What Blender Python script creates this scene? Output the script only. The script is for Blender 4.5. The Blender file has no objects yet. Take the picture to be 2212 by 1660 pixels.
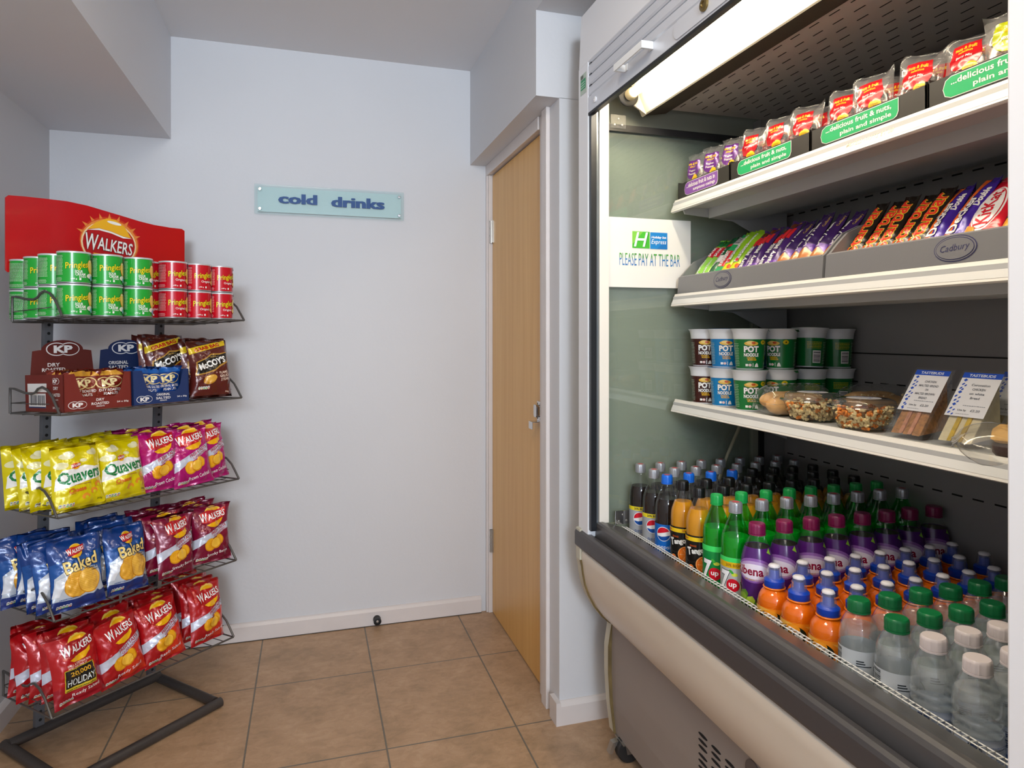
import bpy, bmesh, math, random
from math import sin, cos, pi, radians, sqrt, atan2
from mathutils import Vector, Matrix, noise

sc = bpy.context.scene
COL = sc.collection

# ---------------------------------------------------------------- camera, world, lights, exposure
cam_d = bpy.data.cameras.new('camera'); cam = bpy.data.objects.new('camera', cam_d); COL.objects.link(cam)
cam.location = (0, 0, 1.27); cam.rotation_euler = (radians(90), 0, radians(-16.8))
cam_d.sensor_width = 36; cam_d.lens = 36 * 1441 / 2212; cam_d.shift_y = -108 / 2212; cam_d.clip_start = 0.02
sc.camera = cam
world = bpy.data.worlds.new('world'); sc.world = world; world.use_nodes = True
world.node_tree.nodes['Background'].inputs[0].default_value = (0.70, 0.80, 1.0, 1)
world.node_tree.nodes['Background'].inputs[1].default_value = 2.1


def area(name, loc, target, sx, sy, power, colour, spread=180):
    d = bpy.data.lights.new(name, 'AREA'); d.shape = 'RECTANGLE'; d.size = sx; d.size_y = sy
    d.energy = power; d.color = colour; d.spread = radians(spread)
    o = bpy.data.objects.new(name, d); COL.objects.link(o); o.location = loc
    o.rotation_euler = (Vector(target) - Vector(loc)).to_track_quat('-Z', 'Y').to_euler()
    return o


area('window_light', (-0.42, -2.9, 2.12), (-0.1, 2.9, 2.75), 0.75, 0.55, 34, (0.80, 0.90, 1.0), 85)
area('rear_fill_light', (0.1, -3.1, 1.35), (0.0, 2.0, 1.5), 1.4, 1.9, 42, (0.86, 0.93, 1.0))  # added fill behind the camera, brightens left wall, ceiling and fridge header
area('ceiling_light', (-0.1, 0.6, 2.44), (-0.1, 0.62, 0), 0.5, 0.5, 17, (1.0, 0.86, 0.68))
sc.view_settings.view_transform = 'Standard'; sc.view_settings.look = 'None'
sc.view_settings.exposure = 0.0; sc.view_settings.gamma = 1.0; sc.view_settings.use_curve_mapping = False
sc.cycles.transparent_max_bounces = 40; sc.cycles.max_bounces = 10; sc.cycles.transmission_bounces = 8
sc.cycles.sample_clamp_indirect = 4.0; sc.cycles.caustics_refractive = False; sc.cycles.caustics_reflective = False
random.seed(7)


# ---------------------------------------------------------------- materials
def lin(h):
    h = h.lstrip('#')
    out = []
    for i in (0, 2, 4):
        c = int(h[i:i + 2], 16) / 255
        out.append(c / 12.92 if c <= 0.04045 else ((c + 0.055) / 1.055) ** 2.4)
    return (*out, 1)


MATS = {}


def nodes_of(name):
    m = bpy.data.materials.new(name); m.use_nodes = True
    nt = m.node_tree; b = nt.nodes['Principled BSDF']
    return m, nt, b


def mat(name, colour, rough=0.5, metal=0.0, coat=0.0, spec=0.5, bump=0.0, bscale=40.0, var=0.0, vscale=6.0, sub=0.0, stretch=None):
    """a plain surface with procedural colour variation and bump"""
    if name in MATS: return MATS[name]
    m, nt, b = nodes_of(name); N, L = nt.nodes, nt.links
    c = lin(colour) if isinstance(colour, str) else (*colour, 1)
    b.inputs['Base Color'].default_value = c; b.inputs['Roughness'].default_value = rough
    b.inputs['Metallic'].default_value = metal; b.inputs['Coat Weight'].default_value = coat
    b.inputs['Coat Roughness'].default_value = 0.08
    b.inputs['Specular IOR Level'].default_value = spec
    if sub: b.inputs['Subsurface Weight'].default_value = sub; b.inputs['Subsurface Radius'].default_value = (0.02, 0.02, 0.02); b.inputs['Subsurface Scale'].default_value = 0.3
    if bump or var:
        tc = N.new('ShaderNodeTexCoord'); src = tc.outputs['Object']
        if stretch:
            mp = N.new('ShaderNodeMapping'); mp.inputs['Scale'].default_value = stretch; L.new(src, mp.inputs[0]); src = mp.outputs[0]
    if var:
        n = N.new('ShaderNodeTexNoise'); n.inputs['Scale'].default_value = vscale; n.inputs['Detail'].default_value = 5
        L.new(src, n.inputs['Vector'])
        r = N.new('ShaderNodeMapRange'); r.inputs[1].default_value = 0.3; r.inputs[2].default_value = 0.7
        r.inputs[3].default_value = 1 - var; r.inputs[4].default_value = 1 + var; L.new(n.outputs['Fac'], r.inputs[0])
        v = N.new('ShaderNodeVectorMath'); v.operation = 'SCALE'; v.inputs[0].default_value = c[:3]
        L.new(r.outputs[0], v.inputs['Scale']); L.new(v.outputs[0], b.inputs['Base Color'])
    if bump:
        n = N.new('ShaderNodeTexNoise'); n.inputs['Scale'].default_value = bscale; n.inputs['Detail'].default_value = 3
        L.new(src, n.inputs['Vector'])
        p = N.new('ShaderNodeBump'); p.inputs['Strength'].default_value = bump; p.inputs['Distance'].default_value = 0.004
        L.new(n.outputs['Fac'], p.inputs['Height']); L.new(p.outputs[0], b.inputs['Normal'])
    MATS[name] = m
    return m


def ink(h, kind='paper'):
    """printing colour; 'foil' on bags, 'gloss' on shrink labels, 'paper' on card"""
    k = 'ink_%s_%s' % (kind, h.lstrip('#'))
    if kind == 'foil': return mat(k, h, rough=0.22, metal=0.1, spec=0.7, bump=0.55, bscale=30)
    if kind == 'gloss': return mat(k, h, rough=0.22, spec=0.5)
    return mat(k, h, rough=0.55)


def glass(name, tint=(1, 1, 1), refl=1.0, rough=0.02, body=0.0, bodycol=(0.9, 0.9, 0.9)):
    """thin clear plastic or glass: see-through with fresnel gloss, optional milky share"""
    if name in MATS: return MATS[name]
    m, nt, b = nodes_of(name); N, L = nt.nodes, nt.links
    t = N.new('ShaderNodeBsdfTransparent'); t.inputs[0].default_value = (*tint, 1)
    g = N.new('ShaderNodeBsdfGlossy'); g.inputs['Roughness'].default_value = rough
    f = N.new('ShaderNodeFresnel'); f.inputs['IOR'].default_value = 1.5
    q = N.new('ShaderNodeMath'); q.operation = 'MULTIPLY'; q.inputs[1].default_value = refl; q.use_clamp = True
    L.new(f.outputs[0], q.inputs[0])
    ge = N.new('ShaderNodeNewGeometry'); fr = N.new('ShaderNodeMath'); fr.operation = 'SUBTRACT'; fr.inputs[0].default_value = 1.0; L.new(ge.outputs['Backfacing'], fr.inputs[1])
    q2 = N.new('ShaderNodeMath'); q2.operation = 'MULTIPLY'; L.new(q.outputs[0], q2.inputs[0]); L.new(fr.outputs[0], q2.inputs[1]); q = q2
    src = t.outputs[0]
    if body:
        d = N.new('ShaderNodeBsdfDiffuse'); d.inputs[0].default_value = (*bodycol, 1)
        mx0 = N.new('ShaderNodeMixShader'); mx0.inputs[0].default_value = body
        L.new(src, mx0.inputs[1]); L.new(d.outputs[0], mx0.inputs[2]); src = mx0.outputs[0]
    mx = N.new('ShaderNodeMixShader'); L.new(q.outputs[0], mx.inputs[0]); L.new(src, mx.inputs[1]); L.new(g.outputs[0], mx.inputs[2])
    L.new(mx.outputs[0], N['Material Output'].inputs[0]); N.remove(b)
    MATS[name] = m
    return m


def emit(name, colour, strength):
    if name in MATS: return MATS[name]
    m, nt, b = nodes_of(name)
    b.inputs['Emission Color'].default_value = (*colour, 1); b.inputs['Emission Strength'].default_value = strength
    MATS[name] = m
    return m


# ---------------------------------------------------------------- mesh building
class MB:
    def __init__(s): s.v = []; s.f = []; s.m = []; s.cm = 0

    def use(s, i): s.cm = i; return s

    def add(s, vs, fs, mi=None):
        o = len(s.v); s.v += [tuple(p) for p in vs]
        for f in fs: s.f.append(tuple(i + o for i in f)); s.m.append(s.cm if mi is None else mi)

    def box(s, a, b, M=None, mi=None):
        x0, y0, z0 = [min(p, q) for p, q in zip(a, b)]; x1, y1, z1 = [max(p, q) for p, q in zip(a, b)]
        vs = [(x0, y0, z0), (x1, y0, z0), (x1, y1, z0), (x0, y1, z0), (x0, y0, z1), (x1, y0, z1), (x1, y1, z1), (x0, y1, z1)]
        if M: vs = [M @ Vector(p) for p in vs]
        s.add(vs, [(0, 3, 2, 1), (4, 5, 6, 7), (0, 1, 5, 4), (1, 2, 6, 5), (2, 3, 7, 6), (3, 0, 4, 7)], mi)

    def prism(s, poly, axis, a, b, mi=None, M=None):
        """poly of 2D points extruded from a to b along axis ('x': pts are (y,z); 'y': (x,z); 'z': (x,y))"""
        def P(p, t): return {'x': (t, p[0], p[1]), 'y': (p[0], t, p[1]), 'z': (p[0], p[1], t)}[axis]
        n = len(poly); vs = [P(p, a) for p in poly] + [P(p, b) for p in poly]
        if M: vs = [M @ Vector(p) for p in vs]
        s.add(vs, [tuple(range(n))[::-1], tuple(range(n, 2 * n))] + [(i, (i + 1) % n, n + (i + 1) % n, n + i) for i in range(n)], mi)

    def lathe(s, prof, seg=32, M=None, mi=None, cap0=True, cap1=True, ripple=None):
        vs = []
        for r, z in prof:
            for k in range(seg):
                a = 2 * pi * k / seg; rr = r if not ripple else r + ripple(a, z, r)
                p = Vector((rr * cos(a), rr * sin(a), z)); vs.append(M @ p if M else p)
        fs = [(j * seg + k, j * seg + (k + 1) % seg, (j + 1) * seg + (k + 1) % seg, (j + 1) * seg + k) for j in range(len(prof) - 1) for k in range(seg)]
        if cap0: fs.append(tuple(range(seg))[::-1])
        if cap1: o = (len(prof) - 1) * seg; fs.append(tuple(range(o, o + seg)))
        s.add(vs, fs, mi)

    def tube(s, pts, r, seg=8, closed=False, mi=None):
        pts = [Vector(p) for p in pts]; n = len(pts); vs = []
        up = Vector((0, 0, 1))
        for i, p in enumerate(pts):
            if closed: d = pts[(i + 1) % n] - pts[i - 1]
            else: d = pts[min(i + 1, n - 1)] - pts[max(i - 1, 0)]
            d.normalize()
            if i == 0:
                u = d.cross(up)
                if u.length < 1e-3: u = d.cross(Vector((1, 0, 0)))
                u.normalize()
            else:
                u = (u - d * u.dot(d)).normalized()
            w = d.cross(u)
            for k in range(seg):
                a = 2 * pi * k / seg; vs.append(p + u * (r * cos(a)) + w * (r * sin(a)))
        m = n if closed else n - 1
        fs = [(j * seg + k, j * seg + (k + 1) % seg, ((j + 1) % n) * seg + (k + 1) % seg, ((j + 1) % n) * seg + k) for j in range(m) for k in range(seg)]
        if not closed: fs += [tuple(range(seg)), tuple(range((n - 1) * seg, n * seg))[::-1]]
        s.add(vs, fs, mi)

    def grid(s, fn, nu, nv, mi=None, closed_u=False):
        vs = [fn(i / nu, j / nv) for j in range(nv + 1) for i in range(nu + 1)]
        fs = [(j * (nu + 1) + i, j * (nu + 1) + i + 1, (j + 1) * (nu + 1) + i + 1, (j + 1) * (nu + 1) + i) for j in range(nv) for i in range(nu)]
        s.add(vs, fs, mi)

    def build(s, name, mats, parent=None, smooth=None, bevel=0.0, loc=None, rotz=0.0, recalc=True):
        me = bpy.data.meshes.new(name); me.from_pydata(s.v, [], s.f)
        for m in (mats if isinstance(mats, (list, tuple)) else [mats]): me.materials.append(m)
        me.polygons.foreach_set('material_index', s.m)
        if recalc:
            bm = bmesh.new(); bm.from_mesh(me); bmesh.ops.recalc_face_normals(bm, faces=bm.faces); bm.to_mesh(me); bm.free()
        if smooth is not None:
            me.polygons.foreach_set('use_smooth', [True] * len(me.polygons))
            if smooth < 180: me.set_sharp_from_angle(angle=radians(smooth))
        me.update()
        o = bpy.data.objects.new(name, me); COL.objects.link(o)
        if parent: o.parent = parent
        if loc: o.location = loc
        if rotz: o.rotation_euler.z = rotz
        if bevel:
            b = o.modifiers.new('edge', 'BEVEL'); b.width = bevel; b.segments = 2; b.limit_method = 'ANGLE'; b.angle_limit = radians(40)
        return o


def empty(name, loc=(0, 0, 0), rotz=0.0):
    o = bpy.data.objects.new(name, None); COL.objects.link(o); o.location = loc; o.rotation_euler.z = rotz; o.empty_display_size = 0.05
    return o


def tag(o, label=None, cat=None, group=None, kind=None):
    if label: o['label'] = label
    if cat: o['category'] = cat
    if group: o['group'] = group
    if kind: o['kind'] = kind
    return o


KIDS = {}


def copy_tree(o, parent=None):
    c = o.copy(); COL.objects.link(c); c.parent = parent
    for ch in o.children: copy_tree(ch, c)
    return c


class Proto:
    """the first placement uses the prototype itself, later ones are copies"""
    def __init__(s, root): s.root = root; s.used = False

    def place(s, loc, rot, label, cat, group, scale=None):
        if s.used: o = copy_tree(s.root)
        else: o = s.root; s.used = True
        o.location = loc; o.rotation_euler = rot if isinstance(rot, tuple) else (0, 0, rot)
        if scale: o.scale = scale
        tag(o, label, cat, group)
        return o


# ---------------------------------------------------------------- flat artwork wrapped on surfaces
FONTS = {}


def text_mesh(s, bold):
    k = (s, round(bold, 4))
    if k in FONTS: return FONTS[k]
    cu = bpy.data.curves.new('lettering', 'FONT'); cu.body = s; cu.size = 1; cu.resolution_u = 2; cu.offset = bold; cu.fill_mode = 'BOTH'
    ob = bpy.data.objects.new('lettering', cu)
    me = bpy.data.meshes.new_from_object(ob)
    vs = [(v.co.x, v.co.y) for v in me.vertices]; fs = [tuple(p.vertices) for p in me.polygons]
    bpy.data.meshes.remove(me); bpy.data.objects.remove(ob); bpy.data.curves.remove(cu)
    FONTS[k] = (vs, fs)
    return FONTS[k]


def T(s, cx, cy, w, h, m, rot=0, shear=0, bold=0.02, out=None, oo=0.05, bend=0, gap=0):
    """lettering fitted to a box w x h centred on cx, cy (cm)"""
    vs, fs = text_mesh(s, bold)
    if not vs: return []
    x0 = min(v[0] for v in vs); x1 = max(v[0] for v in vs); y0 = min(v[1] for v in vs); y1 = max(v[1] for v in vs)
    sx = w / max(x1 - x0, 1e-5); sy = h / max(y1 - y0, 1e-5); mx = (x0 + x1) / 2; my = (y0 + y1) / 2; r = radians(rot)

    def tr(v):
        x = (v[0] - mx) * sx; y = (v[1] - my) * sy; x += shear * y; y += bend * (2 * x / w) ** 2
        return (cx + x * cos(r) - y * sin(r), cy + x * sin(r) + y * cos(r))
    res = []
    if out:
        v2, f2 = text_mesh(s, bold + oo); res.append(([tr(v) for v in v2], f2, out))
    res.append(([tr(v) for v in vs], fs, m))
    return res


def P(pts, m): return [(list(pts), [tuple(range(len(pts)))], m)]


def R(x0, y0, x1, y1, m): return P([(x0, y0), (x1, y0), (x1, y1), (x0, y1)], m)


def El(cx, cy, rx, ry, m, rot=0, a0=0, a1=360, n=28):
    r = radians(rot); pts = []
    full = abs(a1 - a0) >= 360
    for k in range(n + (0 if full else 1)):
        a = radians(a0 + (a1 - a0) * k / n); x = rx * cos(a); y = ry * sin(a)
        pts.append((cx + x * cos(r) - y * sin(r), cy + x * sin(r) + y * cos(r)))
    return P(pts, m)


def RR(x0, y0, x1, y1, r, m, n=5):
    pts = []
    for cx, cy, a in ((x1 - r, y1 - r, 0), (x0 + r, y1 - r, 90), (x0 + r, y0 + r, 180), (x1 - r, y0 + r, 270)):
        for k in range(n + 1): t = radians(a + 90 * k / n); pts.append((cx + r * cos(t), cy + r * sin(t)))
    return P(pts, m)


def merge(items):
    """many small shapes of one ink as one shape"""
    vs, fs = [], []
    for v, f, m in items:
        o = len(vs); vs += list(v); fs += [tuple(i + o for i in q) for q in f]
    return [(vs, fs, items[0][2])] if items else []


def bars(x0, y0, x1, y1, m, n=14, vertical=True, seed=1):
    rnd = random.Random(seed); out = []; t = 0; W = (x1 - x0) if vertical else (y1 - y0); st = W / n
    for k in range(n):
        a = k * st; b = a + st * rnd.uniform(0.3, 0.75)
        out += R(x0 + a, y0, x0 + b, y1, m) if vertical else R(x0, y0 + a, x1, y0 + b, m)
    return merge(out)


def lines(x0, y0, x1, y1, m, n, seed=3, fill=0.45):
    """rows of tiny words"""
    rnd = random.Random(seed); out = []; st = (y1 - y0) / n
    for k in range(n):
        x = x0
        while x < x1 - 0.1:
            w = rnd.uniform(0.15, 0.5) * min(1, (x1 - x0) / 2)
            out += R(x, y0 + k * st, min(x + w, x1), y0 + k * st + st * fill, m); x += w + 0.09
    return merge(out)


def wrap(mb, art, fn, mats, step=0.7, base=0.0007, lay=0.00042, clip=None):
    """cut artwork (cm) along a grid and lay it on surface fn(x_m, y_m, offset_m)"""
    boxes = []
    for vs, fs, m in art:
        bx = (min(v[0] for v in vs), min(v[1] for v in vs), max(v[0] for v in vs), max(v[1] for v in vs))
        li = max([l + 1 for b, l in boxes if b[0] < bx[2] and bx[0] < b[2] and b[1] < bx[3] and bx[1] < b[3]], default=0); boxes.append((bx, li))
        if m not in mats: mats.append(m)
        mi = mats.index(m)
        xs = [v[0] for v in vs]; ys = [v[1] for v in vs]
        if step and (max(xs) - min(xs) > step or max(ys) - min(ys) > step) or clip:
            bm = bmesh.new(); bv = [bm.verts.new((x, y, 0)) for x, y in vs]
            for f in fs:
                try: bm.faces.new([bv[i] for i in f])
                except ValueError: pass
            def cut(co, no, **k):
                bmesh.ops.bisect_plane(bm, geom=bm.verts[:] + bm.edges[:] + bm.faces[:], plane_co=co, plane_no=no, dist=1e-6, **k)
            if clip:
                cut((clip[0], 0, 0), (1, 0, 0), clear_inner=True); cut((clip[2], 0, 0), (1, 0, 0), clear_outer=True)
                cut((0, clip[1], 0), (0, 1, 0), clear_inner=True); cut((0, clip[3], 0), (0, 1, 0), clear_outer=True)
            if step:
                k = math.floor(min(xs) / step) + 1
                while k * step < max(xs): cut((k * step, 0, 0), (1, 0, 0)); k += 1
                k = math.floor(min(ys) / step) + 1
                while k * step < max(ys): cut((0, k * step, 0), (0, 1, 0)); k += 1
            bm.verts.index_update()
            vs = [(v.co.x, v.co.y) for v in bm.verts]; fs = [tuple(v.index for v in f.verts) for f in bm.faces]; bm.free()
        off = base + lay * li
        mb.add([fn(x / 100, y / 100, off) for x, y in vs], fs, mi)
# ================================================================ THE ROOM
WALLW = mat('wall_paint', '#d2d3d6', rough=0.62, bump=0.12, bscale=60, var=0.015, vscale=2)
CEILW = mat('ceiling_paint', '#e2e3e6', rough=0.8, bump=0.1, bscale=50, var=0.015, vscale=2)
TRIMW = mat('trim_gloss', '#d9d2cf', rough=0.35, bump=0.06, bscale=25, var=0.03, vscale=9)


def tile_mat():
    m, nt, b = nodes_of('floor_tiles'); N, L = nt.nodes, nt.links
    tc = N.new('ShaderNodeTexCoord'); mp = N.new('ShaderNodeMapping')
    mp.inputs['Location'].default_value = (-0.637 + 0.4135 * 8, -2.556 + 0.492 * 10, 0)
    L.new(tc.outputs['Object'], mp.inputs[0])
    br = N.new('ShaderNodeTexBrick'); br.offset = 0; br.squash = 1
    br.inputs['Scale'].default_value = 1; br.inputs['Brick Width'].default_value = 0.4135; br.inputs['Row Height'].default_value = 0.492
    br.inputs['Mortar Size'].default_value = 0.003; br.inputs['Mortar Smooth'].default_value = 0.25
    br.inputs['Color1'].default_value = (0, 0, 0, 1); br.inputs['Color2'].default_value = (1, 1, 1, 1)
    L.new(mp.outputs[0], br.inputs['Vector'])
    # slate-like flakes
    w = N.new('ShaderNodeTexNoise'); w.inputs['Scale'].default_value = 7; w.inputs['Detail'].default_value = 6; w.inputs['Distortion'].default_value = 0.6
    L.new(tc.outputs['Object'], w.inputs['Vector'])
    st = N.new('ShaderNodeMapping'); st.inputs['Scale'].default_value = (1, 1.7, 1); st.inputs['Rotation'].default_value = (0, 0, 0.4); L.new(tc.outputs['Object'], st.inputs[0])
    fl = N.new('ShaderNodeTexNoise'); fl.inputs['Scale'].default_value = 22; fl.inputs['Detail'].default_value = 7; fl.inputs['Roughness'].default_value = 0.62; fl.inputs['Distortion'].default_value = 1.0
    L.new(st.outputs[0], fl.inputs['Vector'])
    # terrace the noise so it reads as flaked layers
    s1 = N.new('ShaderNodeMath'); s1.operation = 'MULTIPLY'; s1.inputs[1].default_value = 9; L.new(fl.outputs['Fac'], s1.inputs[0])
    s2 = N.new('ShaderNodeMath'); s2.operation = 'FLOOR'; L.new(s1.outputs[0], s2.inputs[0])
    s3 = N.new('ShaderNodeMath'); s3.operation = 'SUBTRACT'; L.new(s1.outputs[0], s3.inputs[0]); L.new(s2.outputs[0], s3.inputs[1])
    s4 = N.new('ShaderNodeMapRange'); s4.inputs[1].default_value = 0; s4.inputs[2].default_value = 0.25; L.new(s3.outputs[0], s4.inputs[0])
    s5 = N.new('ShaderNodeMath'); s5.operation = 'ADD'; L.new(s2.outputs[0], s5.inputs[0]); L.new(s4.outputs[0], s5.inputs[1])
    cr = N.new('ShaderNodeValToRGB'); e = cr.color_ramp.elements
    e[0].position = 0.36; e[0].color = lin('#9a7e60'); e[1].position = 0.76; e[1].color = lin('#c4a383')
    x = cr.color_ramp.elements.new(0.55); x.color = lin('#b19070')
    mixf = N.new('ShaderNodeMath'); mixf.operation = 'MULTIPLY_ADD'; mixf.inputs[1].default_value = 0.5; L.new(w.outputs['Fac'], mixf.inputs[0])
    q = N.new('ShaderNodeMath'); q.operation = 'MULTIPLY'; q.inputs[1].default_value = 0.06; L.new(s5.outputs[0], q.inputs[0]); L.new(q.outputs[0], mixf.inputs[2])
    L.new(mixf.outputs[0], cr.inputs[0])
    mx = N.new('ShaderNodeMix'); mx.data_type = 'RGBA'; L.new(br.outputs['Fac'], mx.inputs[0]); L.new(cr.outputs[0], mx.inputs[6]); mx.inputs[7].default_value = lin('#6f675b')
    L.new(mx.outputs[2], b.inputs['Base Color'])
    h = N.new('ShaderNodeMath'); h.operation = 'MULTIPLY'; h.inputs[1].default_value = 0.12; L.new(s5.outputs[0], h.inputs[0])
    h2 = N.new('ShaderNodeMath'); h2.operation = 'SUBTRACT'; L.new(h.outputs[0], h2.inputs[0]); L.new(br.outputs['Fac'], h2.inputs[1])
    bp = N.new('ShaderNodeBump'); bp.inputs['Strength'].default_value = 0.5; bp.inputs['Distance'].default_value = 0.005; L.new(h2.outputs[0], bp.inputs['Height']); L.new(bp.outputs[0], b.inputs['Normal'])
    b.inputs['Roughness'].default_value = 0.42
    return m


def wood_mat():
    m, nt, b = nodes_of('maple_veneer'); N, L = nt.nodes, nt.links
    tc = N.new('ShaderNodeTexCoord'); mp = N.new('ShaderNodeMapping'); mp.inputs['Scale'].default_value = (9, 9, 0.35); L.new(tc.outputs['Object'], mp.inputs[0])
    n = N.new('ShaderNodeTexNoise'); n.inputs['Scale'].default_value = 3.0; n.inputs['Detail'].default_value = 7; n.inputs['Distortion'].default_value = 0.7; L.new(mp.outputs[0], n.inputs['Vector'])
    mp2 = N.new('ShaderNodeMapping'); mp2.inputs['Scale'].default_value = (160, 160, 5); L.new(tc.outputs['Object'], mp2.inputs[0])
    n2 = N.new('ShaderNodeTexNoise'); n2.inputs['Scale'].default_value = 2; n2.inputs['Detail'].default_value = 3; L.new(mp2.outputs[0], n2.inputs['Vector'])
    a = N.new('ShaderNodeMath'); a.operation = 'MULTIPLY_ADD'; a.inputs[1].default_value = 0.3; L.new(n2.outputs['Fac'], a.inputs[0]); L.new(n.outputs['Fac'], a.inputs[2])
    cr = N.new('ShaderNodeValToRGB'); e = cr.color_ramp.elements
    e[0].position = 0.3; e[0].color = lin('#d19a50'); e[1].position = 1.0; e[1].color = lin('#e4b66c')
    L.new(a.outputs[0], cr.inputs[0]); L.new(cr.outputs[0], b.inputs['Base Color']); b.inputs['Roughness'].default_value = 0.38
    return m


def struct(o): return tag(o, kind='structure')


YB, XL = 2.965, -0.96
m = MB(); m.box((-1.2, -3.2, -0.05), (1.7, 3.1, 0)); struct(m.build('floor', tile_mat()))
m = MB(); m.box((-1.2, -3.2, 2.468), (0.696, 3.1, 2.56)); struct(m.build('ceiling', CEILW))
m = MB(); m.box((-1.2, YB, 0), (1.7, YB + 0.1, 2.5)); struct(m.build('wall_back', WALLW))
m = MB(); m.box((XL - 0.1, -3.2, 0), (XL, YB, 2.5)); struct(m.build('wall_left', WALLW))
m = MB(); m.box((XL, -3.2, 2.055), (-0.538, YB, 2.47)); struct(m.build('wall_bulkhead_left', mat('wall_bulkhead_paint', '#dfe1e6', rough=0.7, bump=0.1, bscale=60)))
# right side: boxing over the door, lowered ceiling above the fridge, pier beside the door
m = MB(); m.box((0.696, 2.037, 2.040), (1.7, YB, 2.5)); m.box((0.696, -3.2, 2.316), (1.7, 2.037, 2.5)); struct(m.build('wall_bulkhead_right', WALLW))
m = MB(); m.box((0.776, 2.037, 0), (1.7, 2.125, 2.041)); m.box((1.56, -3.2, 0), (1.62, 2.037, 2.32)); struct(m.build('wall_right', WALLW))
m = MB(); m.box((0.84, 2.2, 0), (0.9, 2.965, 2.045)); struct(m.build('wall_right_door_reveal', WALLW))


def skirt(a, b, h=0.075, t=0.016):
    """skirting between two points, face to the right of a->b"""
    a = Vector((*a, 0)); b = Vector((*b, 0)); d = (b - a).normalized(); n = Vector((d.y, -d.x, 0))
    prof = [(0, 0), (t, 0), (t, h - 0.014), (t * 0.55, h - 0.004), (0.004, h), (0, h)]
    vs = [a + n * p + Vector((0, 0, q)) for p, q in prof] + [b + n * p + Vector((0, 0, q)) for p, q in prof]
    k = len(prof); mb = MB()
    mb.add(vs, [tuple(range(k)), tuple(range(k, 2 * k))[::-1]] + [(i, (i + 1) % k, k + (i + 1) % k, k + i) for i in range(k)])
    return mb


struct(skirt((XL, YB), (0.745, YB)).build('baseboard_back', TRIMW))
struct(skirt((XL, -3.2), (XL, YB - 0.016)).build('baseboard_left', TRIMW))
m = skirt((0.776, 2.037), (1.5, 2.037)); m2 = MB(); m2.box((0.760, 2.021, 0), (0.776, 2.085, 0.0745)); m.add(m2.v, m2.f)
struct(m.build('baseboard_right', TRIMW))
m = MB(); m.box((XL - 0.0, YB - 0.018, 0.0005), (0.745, YB - 0.0155, 0.003)); 
struct(m.build('trim_1', mat('grout_dirt', '#4b443c', rough=0.9)))

# door with frame
door = empty('door_1', (0.79, 2.937, 0)); struct(door)
D = lambda x, y, z: (x - 0.79, y - 2.937, z)
m = MB(); m.box(D(0.793, 2.236, 0.006), D(0.833, 2.932, 1.990)); m.build('door_leaf', wood_mat(), door, bevel=0.0015)
m = MB()
m.box(D(0.776, 2.126, 0), D(0.84, 2.230, 2.040)); m.box(D(0.762, 2.125, 0), D(0.776, 2.175, 2.040))
m.box(D(0.776, 2.938, 0), D(0.84, 2.965, 2.040)); m.box(D(0.776, 2.230, 1.996), D(0.84, 2.938, 2.040))
m.box(D(0.768, 2.230, 1.993), D(0.776, 2.965, 2.040)); m.box(D(0.768, 2.945, 0), D(0.776, 2.965, 1.993))
m.build('door_frame', TRIMW, door, bevel=0.002)
STEEL = mat('brushed_steel', '#b9b6b0', rough=0.28, metal=0.9, var=0.05)
CHROME = mat('chrome', '#cfcfcf', rough=0.12, metal=1.0)
for z in (0.33, 1.735):
    m = MB(); m.lathe([(0.006, -0.05), (0.006, 0.05)], 12, Matrix.Translation(D(0.786, 2.934, z)))
    for k in (-0.05, -0.018, 0.016, 0.048): m.lathe([(0.0072, -0.002), (0.0072, 0.002)], 12, Matrix.Translation(D(0.786, 2.934, z + k)))
    m.box(D(0.788, 2.915, z - 0.05), D(0.793, 2.945, z + 0.05)); m.build('hinge', STEEL, door, smooth=40)
# turn latch with an angled pull plate
m = MB(); y, z = 2.283, 0.99
m.box(D(0.790, y - 0.022, z - 0.035), D(0.7935, y + 0.018, z + 0.036))
for a in (-0.026, 0.028):
    for c in (-0.016, 0.012): m.lathe([(0.003, 0), (0.003, 0.0012)], 8, Matrix.Translation(D(0.790, y + c, z + a)) @ Matrix.Rotation(radians(-90), 4, 'Y'), mi=1)
m.prism([(-0.012, -0.022), (0.010, -0.022), (0.014, -0.016), (0.014, 0.018), (0.009, 0.023), (-0.012, 0.023), (-0.016, 0.016), (-0.016, -0.016)], 'x', 0.775 - 0.79, 0.790 - 0.79, M=Matrix.Translation((0, y - 2.937, z + 0.002)))
m.box(D(0.760, y - 0.022, z - 0.0375), D(0.7925, y + 0.018, z - 0.035)); m.box(D(0.758, y - 0.022, z - 0.062), D(0.7605, y + 0.018, z - 0.035))
m.build('latch', [CHROME, mat('screw_dark', '#3b3632', rough=0.4, metal=0.6)], door, bevel=0.0008)

# door stop on the skirting
ds = empty('door_stop', (0.276, YB - 0.016, 0.03)); tag(ds, 'black rubber door stop screwed to the white skirting of the back wall', 'door stop')
m = MB(); m.lathe([(0.016, 0), (0.0165, 0.004), (0.0145, 0.012), (0.0155, 0.026), (0.0165, 0.030), (0.012, 0.031), (0.011, 0.026), (0.0, 0.026)], 24, Matrix.Rotation(radians(90), 4, 'X'))
m.build('buffer', mat('black_rubber', '#161616', rough=0.55), ds, smooth=40)
m = MB(); m.lathe([(0.005, 0.0262), (0.005, 0.0285), (0.0, 0.0288)], 12, Matrix.Rotation(radians(90), 4, 'X')); m.build('screw', STEEL, ds, smooth=40)

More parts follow.
